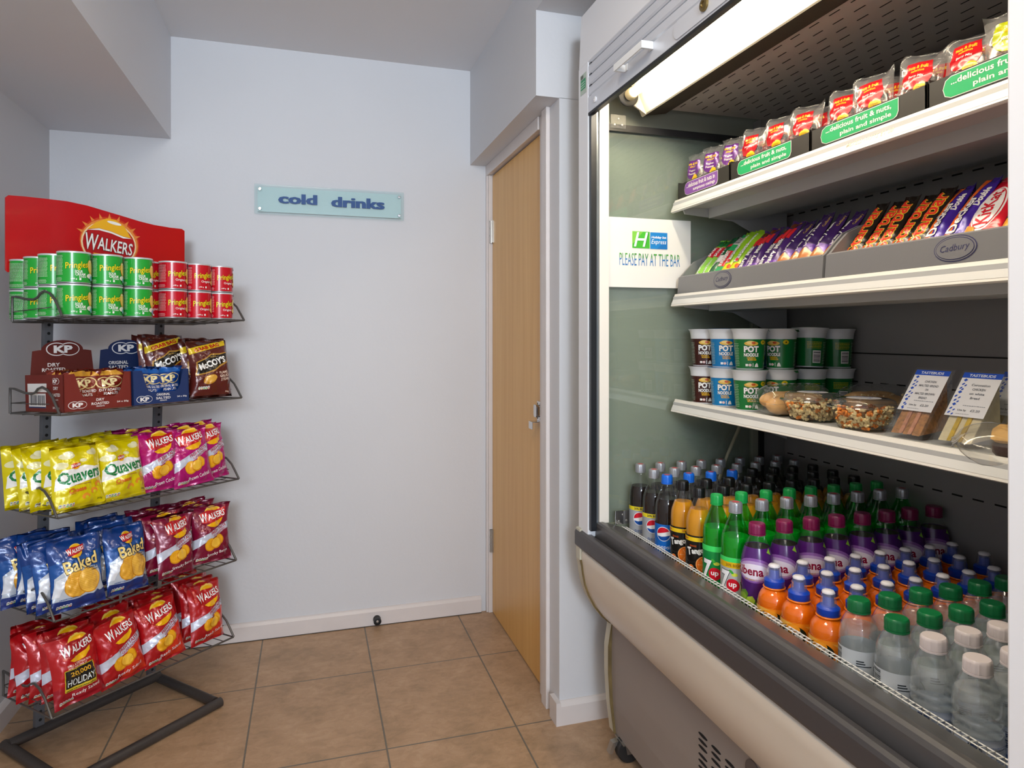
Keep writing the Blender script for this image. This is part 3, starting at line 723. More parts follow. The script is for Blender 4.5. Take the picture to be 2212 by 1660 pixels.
class Bag:
    def __init__(s, w, h, t, seed, seal=0.05, wr=1.0, pinch=0.09):
        s.w, s.h, s.t, s.k, s.seal, s.wr, s.pinch = w, h, t, seed, seal, wr, pinch

    def at(s, x, y, o=0.0, side=1):
        w, h, k = s.w, s.h, s.k
        u = max(-1, min(1, 2 * x / w)); v = max(0, min(1, y / h))
        X = x * (1 - s.pinch * sin(pi * v) ** 0.8) + 0.002 * s.wr * noise.noise((k, y * 22, 3.1))
        vv = max(0, min(1, (v - s.seal) / (1 - 2 * s.seal)))
        env = max(0, 1 - abs(u) ** 2.4) ** 0.75 * max(0, sin(pi * vv)) ** 0.55
        e = min(v, 1 - v)
        pl = 0.0052 * s.wr * exp_(-e / 0.12) * sin(u * 8 + k * 2.1 + (4 if v > .5 else 0)) * min(1, e / 0.03 + 0.35)
        n1 = noise.noise((x * 26 + k * 7, y * 20, side * 5.0 + k))
        n2 = abs(noise.noise((x * 55 + y * 30 + k * 3, y * 45 - x * 25, side * 2.0 - k)))
        th = s.t / 2 * env * (1 + 0.38 * n1 * s.wr) + env * 0.0075 * s.wr * n2 * (0.5 + 0.9 * abs(u) + 0.6 * abs(2 * v - 1))
        fl = 0.006 * s.wr * sin(2.2 * u + k) * (v - 0.3) ** 2 * 2 + 0.010 * s.wr * noise.noise((k * 3, u * 1.2, v * 1.4))
        fl += 0.014 * s.wr * (abs(u) ** 3) * exp_(-(1 - v) / 0.12) * (1 if sin(k * 5 + u) > 0 else -1)
        return (X, -side * (th + o) + pl + fl, y + 0.0015 * s.wr * sin(u * 7 + k) * (1 if v > .97 else 0))

    def mesh(s, name, basem, art=(), backm=None, nu=40, nv=50, parts=None, step=0.4):
        mb = MB(); ms = [basem]
        us = [-s.w / 2 + s.w * i / nu for i in range(nu + 1)]
        for side in (1, -1):
            mb.grid(lambda a, b: s.at(-s.w / 2 + s.w * a, s.h * b, 0, side), nu, nv, mi=0)
        hw = s.w * 50 - 0.02; hh = s.h * 100 - 0.02
        wrap(mb, art, lambda x, y, o: s.at(x, y, o, 1), ms, step=step, clip=(-hw, 0.02, hw, hh))
        me_o = mb.build(name, ms, None, smooth=180, recalc=False)
        return me_o


def exp_(x): return math.exp(x)


def chips(cx, cy, r, m1='#f2b01e', m2='#d98f12', kind='foil'):
    a = El(cx + 1.9 * r, cy + 0.75 * r, 0.8 * r, 0.95 * r, ink(m2, kind), rot=30) + El(cx + 1.85 * r, cy + 0.8 * r, 0.66 * r, 0.8 * r, ink(m1, kind), rot=30)
    a += El(cx, cy, 1.05 * r, 1.1 * r, ink(m2, kind)) + El(cx - 0.05 * r, cy + 0.08 * r, 0.93 * r, 0.97 * r, ink(m1, kind))
    a += El(cx + 1.05 * r, cy + 0.2 * r, 1.05 * r, 0.95 * r, ink(m2, kind), rot=20) + El(cx + 1.02 * r, cy + 0.28 * r, 0.92 * r, 0.8 * r, ink('#f6c240', kind), rot=20)
    for q in range(5): a += R(cx - 0.5 * r + q * 0.25 * r, cy - 0.6 * r, cx - 0.46 * r + q * 0.25 * r, cy + 0.7 * r, ink(m2, kind))
    return a


def pills(x, y, s=1.0):
    a = []
    for q in range(5): a += RR(x + q * 0.85 * s, y, x + (q * 0.85 + 0.75) * s, y + 1.1 * s, 0.3 * s, ink('#e8e8e4', 'foil')) + R(x + (q * 0.85 + 0.1) * s, y + 0.15 * s, x + (q * 0.85 + 0.65) * s, y + 0.5 * s, ink(('#d8e8c0', '#e8b060', '#7fc45c', '#7fc45c', '#e07030')[q], 'foil')) + R(x + (q * 0.85 + 0.15) * s, y + 0.65 * s, x + (q * 0.85 + 0.6) * s, y + 0.85 * s, ink('#333333', 'foil'))
    return a


def walkers_logo(cx, cy, s, red, kind='foil'):
    W_ = ink('#ffffff', kind); Y_ = ink('#f7b90f', kind)
    a = El(cx + 0.3 * s, cy + 1.1 * s, 2.7 * s, 1.9 * s, ink('#ffd65a', kind), rot=10, a0=0, a1=180, n=18) + El(cx + 0.3 * s, cy + 1.0 * s, 2.4 * s, 1.6 * s, Y_, rot=10, a0=0, a1=180, n=18)
    a += P([(cx - 3.8 * s, cy - 1.9 * s), (cx - 4.0 * s, cy + 1.0 * s), (cx - 1.6 * s, cy + 1.75 * s), (cx + 1.4 * s, cy + 1.6 * s), (cx + 4.1 * s, cy + 2.3 * s), (cx + 4.1 * s, cy - 0.2 * s), (cx + 1.5 * s, cy - 1.8 * s), (cx - 1.5 * s, cy - 2.1 * s)], red)
    a += P([(cx - 2.7 * s, cy - 2.5 * s), (cx - 1.0 * s, cy - 2.0 * s), (cx + 1.5 * s, cy - 1.5 * s), (cx + 3.1 * s, cy - 0.8 * s), (cx + 2.8 * s, cy - 1.9 * s), (cx + 1.5 * s, cy - 3.0 * s), (cx - 0.2 * s, cy - 3.35 * s), (cx - 1.8 * s, cy - 3.1 * s)], Y_)
    a += T('W', cx - 3.1 * s, cy - 0.35 * s, 2.2 * s, 2.5 * s, W_, rot=8, shear=0.12, bold=0.02) + T('ALKERS', cx + 1.0 * s, cy + 0.15 * s, 5.8 * s, 1.8 * s, W_, rot=10, shear=0.12, bold=0.02)
    return a


def walkers_art(c1, c2, logo_red, flavour, warm=None, holiday=False):
    F = lambda h: ink(h, 'foil')
    a = P([(-7.3, 0), (7.3, 0), (7.3, 9.3), (-7.3, 5.5)], F(c2))
    if warm: a += P([(-1, 0.8), (7.3, 0.8), (7.3, 11.5), (3, 12.0), (0, 8)], F(warm))
    if holiday:
        a += RR(-4.6, 4.0, 4.4, 10.2, 0.2, F('#d9c22c')) + R(-4.4, 5.0, 4.2, 10.0, F('#141414')) + T('20,000', 0, 8.6, 6.2, 1.5, F('#e8b030')) + T('HOLIDAY', 0, 6.4, 7.8, 1.9, F('#e8efec'), bold=0.01) + lines(-4.2, 4.2, 4, 4.8, F('#3a3320'), 1) + T('SPELL A DESTINATION', 0, 11.2, 7.4, 0.6, F('#f6d8cc')) + T('AND WIN ONE OF', -0.6, 10.5, 6, 0.5, F('#f6d8cc'))
    else:
        a += P([(-7.3, 4.9), (-3.4, 6.9), (6.2, 10.9), (5.6, 12.9), (-1.5, 10.2), (-7.3, 8.0)], F('#c9cede')) + P([(6.2, 10.9), (6.9, 11.1), (6.3, 13.3), (5.6, 12.9)], F('#9ca3b4'))
        a += T('FRESH TASTE', 1.9, 10.85, 7.4, 1.05, F('#a5122a'), rot=21, bold=0.03) + T('GUARANTEED', 2.2, 9.75, 6.2, 0.75, F('#a5122a'), rot=21, bold=0.02)
        a += chips(-1.6, 5.9, 1.95)
    a += T(flavour, 1.4, 2.75, 7.6, 1.25, F('#ffffff'), rot=9 if not holiday else 5, bold=0.0)
    a += pills(-6.0, 0.9, 0.95) + walkers_logo(0.4, 15.6, 1.18, logo_red)
    return a


FB = lambda h: ink(h, 'foil')
bag_kinds = {}


def add_kind(key, w, h, t, base, art, n=3, seed=0):
    bag_kinds[key] = [Proto(Bag(w, h, t, seed + 1.37 * q + 0.3).mesh('crisp_packet', FB(base), art)) for q in range(n)]


add_kind('ready', 0.144, 0.200, 0.054, '#b3131a', walkers_art('#b3131a', '#a80f18', FB('#b80f1c'), 'Ready Salted', warm='#d5331c'), 3, 1)
add_kind('holiday', 0.144, 0.200, 0.054, '#b3131a', walkers_art('#b3131a', '#9a0c20', FB('#a00c1c'), 'Ready Salted', holiday=True), 1, 5)
add_kind('prawn', 0.140, 0.192, 0.054, '#b10d6e', walkers_art('#b10d6e', '#a50b68', FB('#c2161e'), 'Prawn Cocktail'), 3, 9)
add_kind('smoky', 0.142, 0.198, 0.054, '#7d0c33', walkers_art('#7d0c33', '#76092f', FB('#c2161e'), 'Smoky Bacon'), 3, 14)
q = R(-7.3, 0, 7.3, 20.0, FB('#0f3a80')) + P([(-7.3, 13.5), (7.3, 15.5), (7.3, 8), (-7.3, 6)], FB('#14509a'))
q += P([(-7.3, 3.0), (-6.6, 9.6), (-4, 11.2), (1, 11.4), (5.5, 10.8), (6.6, 7), (7.3, 3.6), (4, 3.2), (-2, 2.6)], FB('#c2cbd6')) + P([(-7.3, 4.4), (-5.5, 4.4), (-3.6, 9.8), (-6.3, 9.0)], FB('#e4e8ee'))
q += El(-1.0, 7.0, 3.5, 3.7, FB('#d9931a')) + El(-1.0, 7.1, 3.3, 3.5, FB('#efb43c')) + El(2.4, 7.3, 3.4, 3.6, FB('#d9931a'), rot=20) + El(2.4, 7.4, 3.2, 3.4, FB('#f6c250'), rot=20)
for i_ in range(11): q += R(-3.6, 4.6 + i_ * 0.5, 4.8, 4.68 + i_ * 0.5, FB('#d99c28'))
q += P([(-7.3, 0), (7.3, 0), (7.3, 3.9), (5.6, 3.3), (4.8, 4.0), (3.2, 3.2), (1.6, 3.4), (-1, 2.9), (-4, 3.0), (-7.3, 3.3)], FB('#0e2d75'))
q += T('Baked', 0.6, 12.6, 9.6, 3.6, FB('#f3d989'), rot=9, bold=0.02, out=FB('#2a1b12'), oo=0.028) + T('Cheese &', 3.6, 10.75, 3.2, 0.65, FB('#26303a')) + T('Onion', 4.4, 10.0, 2.0, 0.55, FB('#26303a'))
q += walkers_logo(-0.4, 16.4, 0.62, FB('#c2161e')) + pills(-6.2, 0.9, 0.95) + lines(-5.5, 3.3, -1, 3.8, FB('#3b5d9c'), 1)
add_kind('baked', 0.148, 0.203, 0.056, '#0f3a80', q, 3, 21)
q = El(-3.2, 15.5, 2.1, 0.9, FB('#e9e4b0')) + El(-2.6, 16.1, 1.2, 0.8, FB('#f2efc8')) + El(-5.0, 13.0, 1.9, 1.0, FB('#e9e4b0')) + El(4.2, 15.8, 1.8, 0.8, FB('#e9e4b0')) + El(4.8, 16.3, 1.0, 0.7, FB('#f2efc8')) + El(1.2, 13.8, 1.0, 0.5, FB('#e9e4b0'))
q += P([(-6.9, 6.2), (-6.6, 9.5), (-4.8, 11.6), (-2.0, 11.8), (1.5, 12.4), (4.5, 11.6), (7.2, 12.0), (7.2, 8.8), (5.0, 8.2), (2, 7.8), (-1, 7.2), (-4, 6.6)], FB('#f4f3ee'))
q += T('Q', -4.6, 9.2, 3.2, 3.9, FB('#0f7a3a'), rot=6, bold=0.028) + T('uavers', 1.6, 9.4, 9.2, 2.5, FB('#0f7a3a'), rot=6, bold=0.028) + walkers_logo(-1.2, 12.6, 0.34, FB('#c2161e'))
q += T('Cheese', -1.2, 5.7, 4.8, 1.4, FB('#d2671b'), rot=5, bold=0.04) + T('FLAVOUR', -2.6, 4.7, 1.8, 0.35, FB('#b5502a')) + lines(-2, 7.0, 3, 7.4, FB('#a5552a'), 1)
for cx_, cy_ in ((1.2, 3.4), (3.9, 4.6), (5.4, 6.4)): q += El(cx_, cy_, 1.15, 0.95, FB('#e8962a'), a0=-20, a1=230) + El(cx_ + 0.15, cy_ - 0.25, 0.5, 0.4, FB('#d9d21a'))
q += pills(-6.0, 1.2, 0.95) + T('20g', 5.6, 2.0, 1.6, 0.7, FB('#6b6410'))
add_kind('quavers', 0.146, 0.186, 0.054, '#dccb04', q, 3, 31)
q = P([(-7.2, 15.2), (7.2, 19.2), (7.2, 20), (-7.2, 20)], FB('#4a1c14')) + P([(-7.2, 15.0), (6, 18.0), (6, 19.8), (-7.2, 17.2)], FB('#e0bd1c')) + T('GRAB BAG', -0.8, 17.4, 9.4, 1.3, FB('#b3131a'), rot=12.5, bold=0.04)
q += P([(-6.5, 7.5), (-5.8, 12.2), (-2, 13.6), (0, 15.0), (3.2, 15.0), (6.5, 15.6), (6.3, 11.8), (3, 10.4), (0.5, 8.8), (-3, 8.0)], FB('#b98a35')) + P([(-6.0, 8.0), (-5.4, 11.9), (-2, 13.2), (0, 14.5), (3.0, 14.5), (6.0, 15.2), (5.9, 12.2), (3, 11.0), (0.5, 9.4), (-3, 8.4)], FB('#17120f'))
q += T('McCOY\'S', 0.0, 11.7, 10.4, 2.4, FB('#f3f0ea'), rot=15, bold=0.04) + T('THE REAL', 0.5, 13.9, 2.6, 0.5, FB('#c9a35a'), rot=10)
q += El(-1.5, 6.0, 2.4, 1.5, FB('#c78a25'), rot=15) + El(-1.0, 6.3, 2.0, 1.2, FB('#e0aa45'), rot=15) + T('FLAME', 3.9, 8.3, 3.6, 0.9, FB('#e8cdbb'), rot=8) + T('GRILLED', 4.0, 7.1, 3.8, 0.9, FB('#e8cdbb'), rot=8) + T('STEAK', 4.2, 5.9, 3.4, 0.9, FB('#e8cdbb'), rot=8) + pills(-5.4, 2.8, 0.9) + T('50g', 5.2, 1.6, 1.4, 0.7, FB('#e8cdbb'))
add_kind('mccoy', 0.150, 0.205, 0.05, '#5a1f1a', q, 2, 41)

rb = random.Random(11)
desc = {'ready': ('red ready salted crisp packet', 'red ready salted crisp packets on the lowest rack shelf'), 'holiday': ('red crisp packet with a black prize panel', 'red ready salted crisp packets on the lowest rack shelf'),
        'prawn': ('magenta prawn cocktail crisp packet', 'magenta prawn cocktail packets on the middle rack shelf'), 'smoky': ('maroon smoky bacon crisp packet', 'maroon smoky bacon packets on the fourth rack shelf'),
        'baked': ('dark blue baked crisp packet', 'blue baked crisp packets on the fourth rack shelf'), 'quavers': ('yellow cheese curls packet', 'yellow cheese curl packets on the middle rack shelf'),
        'mccoy': ('brown ridged crisp grab bag', 'brown crisp grab bags on the second rack shelf')}


def stack(key, shelf, a, n, where, b0=-0.03, db=-0.048, lean0=13, da=0.0, first=None, zup=0.0):
    z = SHZ[shelf]; bf = lean(z)
    for i in range(n):
        k = first if (i == 0 and first) else key
        pr_ = bag_kinds[k][i % len(bag_kinds[k])] if i else bag_kinds[k][int(abs(a) * 37) % len(bag_kinds[k])]
        b = bf + b0 + db * i; t = -(b0 + db * i) / 0.285
        p = rk(a + da * i + rb.uniform(-0.006, 0.006), b, z + 0.0055 - 0.012 * t + zup + rb.uniform(0, 0.004) + (rb.uniform(0, 0.010) if i else 0))
        d, g = desc[k]
        ra = radians(-lean0 + rb.uniform(-2.5, 2.5) + 1.0 * i)
        pr_.place(p, (ra, radians(rb.uniform(-5, 5)), TH + radians(rb.uniform(-8, 8))), '%s, %s, %s' % (d, where, ordn(i)), 'crisp packet', g)


stack('quavers', 3, -0.415, 5, 'in the left stack', b0=-0.025, da=-0.008)
stack('quavers', 3, -0.283, 4, 'in the right stack', b0=-0.04)
stack('prawn', 3, -0.160, 4, 'in the leftmost stack', b0=-0.05)
stack('prawn', 3, -0.052, 4, 'in the middle stack', b0=-0.028)
stack('prawn', 3, 0.048, 3, 'in the rightmost stack', b0=-0.062)
stack('baked', 4, -0.415, 5, 'in the left stack', b0=-0.025, da=-0.008)
stack('baked', 4, -0.262, 4, 'in the right stack', b0=-0.035)
stack('smoky', 4, -0.108, 4, 'in the left stack', b0=-0.03)
stack('smoky', 4, 0.035, 4, 'in the right stack', b0=-0.045)
stack('ready', 5, -0.405, 5, 'in the leftmost stack', b0=-0.022, da=-0.008, first='holiday')
stack('ready', 5, -0.262, 4, 'in the second stack from the left', b0=-0.03)
stack('ready', 5, -0.125, 4, 'in the third stack from the left', b0=-0.035)
stack('ready', 5, 0.030, 4, 'in the rightmost stack', b0=-0.04)
stack('mccoy', 2, 0.018, 3, 'in the right stack', b0=-0.045, zup=0.0)
stack('mccoy', 2, -0.090, 3, 'behind the blue peanut box', b0=-0.115, zup=0.014)

# ---- nut display boxes
CARD = {'dry': ('#6e1c12', '#5a1710', 'DRY', 'ROASTED'), 'salt': ('#122c5e', '#0e2450', 'ORIGINAL', 'SALTED')}


def kp_logo(cx, cy, s, m, bg, kind='paper'):
    a = El(cx - 1.3 * s, cy, 2.2 * s, 1.5 * s, m) + El(cx + 1.3 * s, cy, 2.2 * s, 1.5 * s, m) + El(cx - 1.3 * s, cy, 2.0 * s, 1.3 * s, bg) + El(cx + 1.3 * s, cy, 2.0 * s, 1.3 * s, bg)
    return a + T('KP', cx, cy, 4.0 * s, 1.7 * s, m, bold=0.05)


def nut_box(key, a0, a1, label):
    c, cd, t1, t2 = CARD[key]; z = SHZ[2] + 0.004; bf = lean(z) - 0.008; W = a1 - a0; D_ = 0.215; H = 0.108
    bx = empty('peanut_display_box', rk(a0, bf, z) , TH); tag(bx, label, 'cardboard box', 'peanut display boxes on the second rack shelf')
    bx.rotation_euler = (radians(-2.4), 0, TH)
    base = ink(c); inner = ink('#8b6a55'); wht = ink('#e9e4e0')
    mb = MB(); ms = [base, inner]; th = 0.0025
    # front wall with a U-shaped cut-out
    yc = 0.038
    prof = [(0, 0), (W, 0), (W, H), (W * 0.90, H), (W * 0.885, H - 0.01), (W * 0.84, yc + 0.02), (W * 0.79, yc + 0.005), (W * 0.74, yc), (W * 0.32, yc), (W * 0.27, yc + 0.005), (W * 0.23, yc + 0.02), (W * 0.17, H - 0.008), (W * 0.155, H), (0, H)]
    mb.prism(prof, 'y', 0, th, 0)
    mb.box((0, 0, 0), (th, D_, H), mi=0); mb.box((W - th, 0, 0), (W, D_, H), mi=0); mb.box((0, 0, 0), (W, D_, th), mi=1); mb.box((0, D_ - th, 0), (W, D_, H), mi=0)
    # tall back card with a hump
    yb_ = D_ - 0.02; hump = [(0.004, H - 0.02), (W - 0.004, H - 0.02), (W - 0.012, 0.178), (W - 0.03, 0.181)] + [(W / 2 + (W / 2 - 0.036) * cos(t), 0.181 + 0.030 * sin(t)) for t in [pi * k_ / 12 for k_ in range(13)]] + [(0.03, 0.181), (0.012, 0.178)]
    mb.prism(hump, 'y', yb_, yb_ + th, 2); ms.append(ink(cd)); c2 = ink(cd)
    wc = W * 100
    art = kp_logo(wc / 2, 18.3, 1.35 * wc / 19, wht, c2) + T(t1, wc * 0.36, 13.6, wc * (0.18 if key == 'dry' else 0.34), 1.1, wht) + T(t2, wc * 0.36, 12.1, wc * 0.34, 1.1, wht) + T('PEANUTS', wc * 0.36, 11.0, wc * 0.16, 0.5, wht) + T('24 x 50g', wc * 0.78, 11.0, wc * 0.26, 0.9, wht)
    wrap(mb, art, lambda x, y, o: (x, yb_ - o, y), ms, step=0)
    art = kp_logo(wc * 0.19, 1.9, 0.72, wht, base) + T(t1, wc * 0.52, 3.0, wc * (0.12 if key == 'dry' else 0.24), 0.75, wht) + T(t2, wc * 0.52, 1.9, wc * 0.26, 0.75, wht) + T('PEANUTS', wc * 0.52, 1.1, wc * 0.12, 0.35, wht) + T('24 x 50g', wc * 0.86, 1.9, wc * 0.18, 0.6, wht)
    wrap(mb, art, lambda x, y, o: (x, -o, y), ms, step=0)
    Dc = D_ * 100   # left side artwork
    art = kp_logo(Dc - 4, 8.9, 0.6, wht, base) + T(t1, Dc - 4, 6.9, 2.6, 0.9, wht) + T(t2, Dc - 4.2, 5.0, 5.0, 0.9, wht) + T('PEANUTS', Dc - 4, 3.6, 2.4, 0.4, wht) + T('24 x 50g', Dc - 4, 1.3, 3.6, 0.8, wht)
    art += R(1.5, 5.8, Dc - 9, 8.3, wht) + R(2.2, 1.2, Dc - 9.6, 5.4, wht) + bars(2.8, 2.0, Dc - 10, 4.9, ink('#1c1c30'), 18) + R(2.2, 1.2, Dc - 9.6, 1.6, ink('#20305c')) + lines(Dc - 9, 9, 4, 9.6, wht, 1)
    wrap(mb, art, lambda x, y, o: (-o, 0.215 - x, y), ms, step=0)
    mb.build('box_body', ms, bx, recalc=False)
    return bx


nut_box('dry', -0.474, -0.284, 'brown dry roasted peanut display box with tall back card, left on second rack shelf')
nut_box('salt', -0.279, -0.094, 'blue original salted peanut display box beside the brown one')
for key, base, t1, t2, cc in (('dry', '#7a2418', 'DRY ROASTED', 'PEANUTS', '#d59a32'), ('salt', '#123d86', 'ORIGINAL SALTED', 'PEANUTS', '#1d5fb0')):
    a_ = R(-5.1, 0, 5.1, 1.0, FB(cc)) + P([(-5, 9.0), (5, 9.0), (3, 10.6), (-3, 10.6)], FB(cc)) + El(-1.6, 6.8, 2.6, 1.7, FB('#e6cf8c'), rot=6) + El(1.6, 7.0, 2.6, 1.7, FB('#e6cf8c'), rot=6) + El(-1.6, 6.8, 2.3, 1.4, FB(base), rot=6) + El(1.6, 7.0, 2.3, 1.4, FB(base), rot=6)
    a_ += T('KP', 0, 6.9, 5.2, 2.1, FB('#f0dfa6'), rot=5, bold=0.05) + T(t1, 0.2, 4.6, 7.0, 0.8, FB('#f3ece4')) + T(t2, 0.2, 3.5, 4.6, 0.8, FB('#f3ece4')) + El(1.8, 2.0, 1.2, 0.6, FB('#c98c46')) + El(-1.0, 2.0, 1.0, 0.5, FB('#d9a860'))
    prt = [Proto(Bag(0.102, 0.108, 0.026, 51 + q_ * 1.9 + (7 if key == 'salt' else 0)).mesh('peanut_packet', FB(base), a_, nu=20, nv=22)) for q_ in range(2)]
    x0 = -0.474 if key == 'dry' else -0.279; W = 0.19 if key == 'dry' else 0.185
    for c_ in range(2):
        for i in range(3):
            z = SHZ[2] + 0.010; b = lean(z) - 0.036 - i * 0.036
            p = rk(x0 + W * (0.33 + 0.39 * c_) + rb.uniform(-0.003, 0.003), b, z + 0.002)
            prt[(i + c_) % 2].place(p, (radians(-8 + rb.uniform(-3, 1)), radians(rb.uniform(-5, 5)), TH + radians(rb.uniform(-4, 4))),
                             '%s peanut packet in its display box, %s side, %s' % ('brown dry roasted' if key == 'dry' else 'blue original salted', ('left', 'right')[c_], ordn(i)), 'peanut packet', 'peanut packets inside the %s display box' % ('brown' if key == 'dry' else 'blue'))

# ---- small tubs of stacked crisps
CR, CH = 0.0410, 0.0905


def can_proto(c, cdark, red):
    root = empty('crisp_tub'); I = lambda h: ink(h, 'gloss')
    mb = MB(); mb.lathe([(0.036, 0), (CR, 0.003), (CR, CH - 0.004)], 48, cap1=False); ms = [I(c)]
    Yl = I('#f2dc1e'); Wt = I('#f3f3ee')
    art = P([(-12.5, 0.6), (-7.2, 0.6), (-3.6, 8.2), (-4.8, 8.2)], I(cdark)) + lines(-9.6, 2.4, -3.4, 8.0, I('#dfe8d8' if not red else '#e8c8c8'), 16, seed=5, fill=0.28) + lines(-9.8, 0.7, -3.6, 1.7, I('#dfe8d8' if not red else '#e8c8c8'), 3, fill=0.3)
    art += T('Pringles', 0.2, 4.9, 5.7, 2.3, Yl, rot=6, shear=0.1, bold=0.012, out=I('#16240f'), oo=0.022)
    if red: art += T('Original', 1.0, 3.0, 3.2, 0.95, Wt, bold=0.01)
    else: art += T('SOUR', 0.6, 3.35, 2.0, 0.75, Wt) + T('CREAM', 1.0, 2.55, 2.6, 0.8, Wt) + T('& ONION', 1.6, 1.85, 1.9, 0.45, Wt)
    art += T('e40 g', -0.6, 1.2, 1.5, 0.55, Wt) + R(0.7, 0.9, 1.2, 1.5, Wt)
    art += El(4.6, 4.4, 1.4, 2.6, I('#e8b53a'), rot=20) + El(4.3, 4.9, 1.1, 1.9, I('#f5cf62'), rot=20)
    if not red: art += El(3.9, 2.2, 1.2, 0.7, I('#f4efe0')) + El(4.6, 1.6, 0.8, 0.7, I('#7fb8d8')) + R(3.5, 6.2, 4.1, 6.6, I('#f0ecd8'))
    else: art += El(4.1, 2.6, 1.5, 0.8, I('#f0c766'), rot=-20)
    art += lines(6.6, 1.2, 11.5, 7.8, I('#dfe8d8' if not red else '#e8c8c8'), 18, seed=8, fill=0.3)
    def fn(x, y, o):
        a = x / CR - pi / 2; return ((CR + o) * cos(a), (CR + o) * sin(a), y)
    wrap(mb, art, fn, ms, step=0.5)
    mb.build('tub_body', ms, root, smooth=40, recalc=False)
    lid = MB(); lid.lathe([(CR - 0.001, CH - 0.0055), (CR + 0.0012, CH - 0.005), (CR + 0.0016, CH - 0.0015), (CR + 0.0002, CH), (CR - 0.002, CH), (CR - 0.003, CH - 0.003), (0, CH - 0.0032)], 48, cap0=False, cap1=False)
    lid.add([(CR + 0.001, -0.008, CH - 0.001), (CR + 0.002, 0.008, CH - 0.001), (CR + 0.006, 0.004, CH - 0.012), (CR + 0.0055, -0.004, CH - 0.011)], [(0, 1, 2, 3)])
    lid.build('foil_lid', mat('foil_lid', '#d9dbdc', rough=0.3, metal=0.35), root, smooth=40)
    mb = MB(); mb.lathe([(0.0355, -0.0002), (0.0418, 0.0004), (0.0420, 0.0026), (CR, 0.0036)], 48, cap1=False); mb.build('base_rim', mat('tin_rim', '#b9bbbd', rough=0.3, metal=0.7), root, smooth=40)
    return Proto(root)


cg, cr_ = can_proto('#22a136', '#1b8a2d', False), can_proto('#c20d22', '#9e0a1c', True)
zc = SHZ[1] + 0.0065
can_list = [('g', -0.4346, -0.048, 0), ('g', -0.345, -0.045, 0), ('g', -0.2525, -0.045, 0), ('r', -0.1345, -0.047, 0), ('r', -0.0465, -0.047, 0), ('r', 0.0385, -0.047, 0), ('r', -0.192, -0.105, 10),
            ('g', -0.4446, -0.131, 6), ('g', -0.4450, -0.2145 + 0.0145 * 0, -4), ('g', -0.4460, -0.2975, 40), ('g', -0.352, -0.137, 0), ('g', -0.277, -0.165, 0), ('r', -0.098, -0.13, 0), ('r', -0.012, -0.132, 0)]
where_c = ['far left at the rack front', 'second from the left at the front', 'third from the left at the front', 'leftmost red one at the front', 'middle red one at the front', 'rightmost red one at the front', 'tucked behind between the green and red tubs',
           'along the left edge behind the front tub', 'along the left edge, third from the front', 'at the back left corner', 'in the row behind, left', 'in the row behind, right', 'in the back row of red tubs, left', 'in the back row of red tubs, right']
for (c, a, b, tw), wh in zip(can_list, where_c):
    for lv in range(2):
        t = -(b + 0.005) / 0.285
        p = rk(a, b + 0.006, zc - 0.012 * t + lv * (CH + 0.0015) - 0.001)
        (cg if c == 'g' else cr_).place(p, TH + radians(tw - 16 + rb.uniform(-8, 8)), '%s crisp tub, %s layer, %s' % (('green sour cream' if c == 'g' else 'red original'), ('lower', 'upper')[lv], wh), 'crisp tub', '%s crisp tubs on the top rack shelf' % ('green' if c == 'g' else 'red'))
# ================================================================ GOODS IN THE FRIDGE
rg = random.Random(23)
Gk = lambda h: ink(h, 'gloss')
PET = glass('clear_pet', (0.97, 0.98, 0.98), 0.9, 0.04, body=0.01)
FACE = radians(-142)      # labels face the aisle and slightly the entrance


def shift(art, dx, dy, ymin=0): return [([(x + dx, y + dy) for x, y in v], f, m) for v, f, m in art]


def cyl_fn(rad):
    """artwork on a turned surface; rad(y) gives the radius at height y"""
    def fn(x, y, o):
        r = rad(y); a = x / 0.0325 - pi / 2
        return ((r + o) * cos(a), (r + o) * sin(a), y)
    return fn


def interp(prof):
    def f(y):
        for (r0, z0), (r1, z1) in zip(prof, prof[1:]):
            if z0 <= y <= z1 and z1 > z0: return r0 + (r1 - r0) * (y - z0) / (z1 - z0)
        return prof[-1][0] if y > prof[-1][1] else prof[0][0]
    return f


def smooth_prof(keys, n=5):
    """Catmull-Rom through (r, z) keys"""
    k = [keys[0]] + list(keys) + [keys[-1]]; out = []
    for i in range(1, len(k) - 2):
        for q in range(n):
            t = q / n; P0, P1, P2, P3 = k[i - 1], k[i], k[i + 1], k[i + 2]
            out.append(tuple(0.5 * ((2 * P1[c]) + (-P0[c] + P2[c]) * t + (2 * P0[c] - 5 * P1[c] + 4 * P2[c] - P3[c]) * t * t + (-P0[c] + 3 * P1[c] - 3 * P2[c] + P3[c]) * t ** 3) for c in (0, 1)))
    out.append(keys[-1])
    z = -1; res = []
    for r, zz in out:
        if zz > z + 1e-5: res.append((max(r, 0.0005), zz)); z = zz
    return res


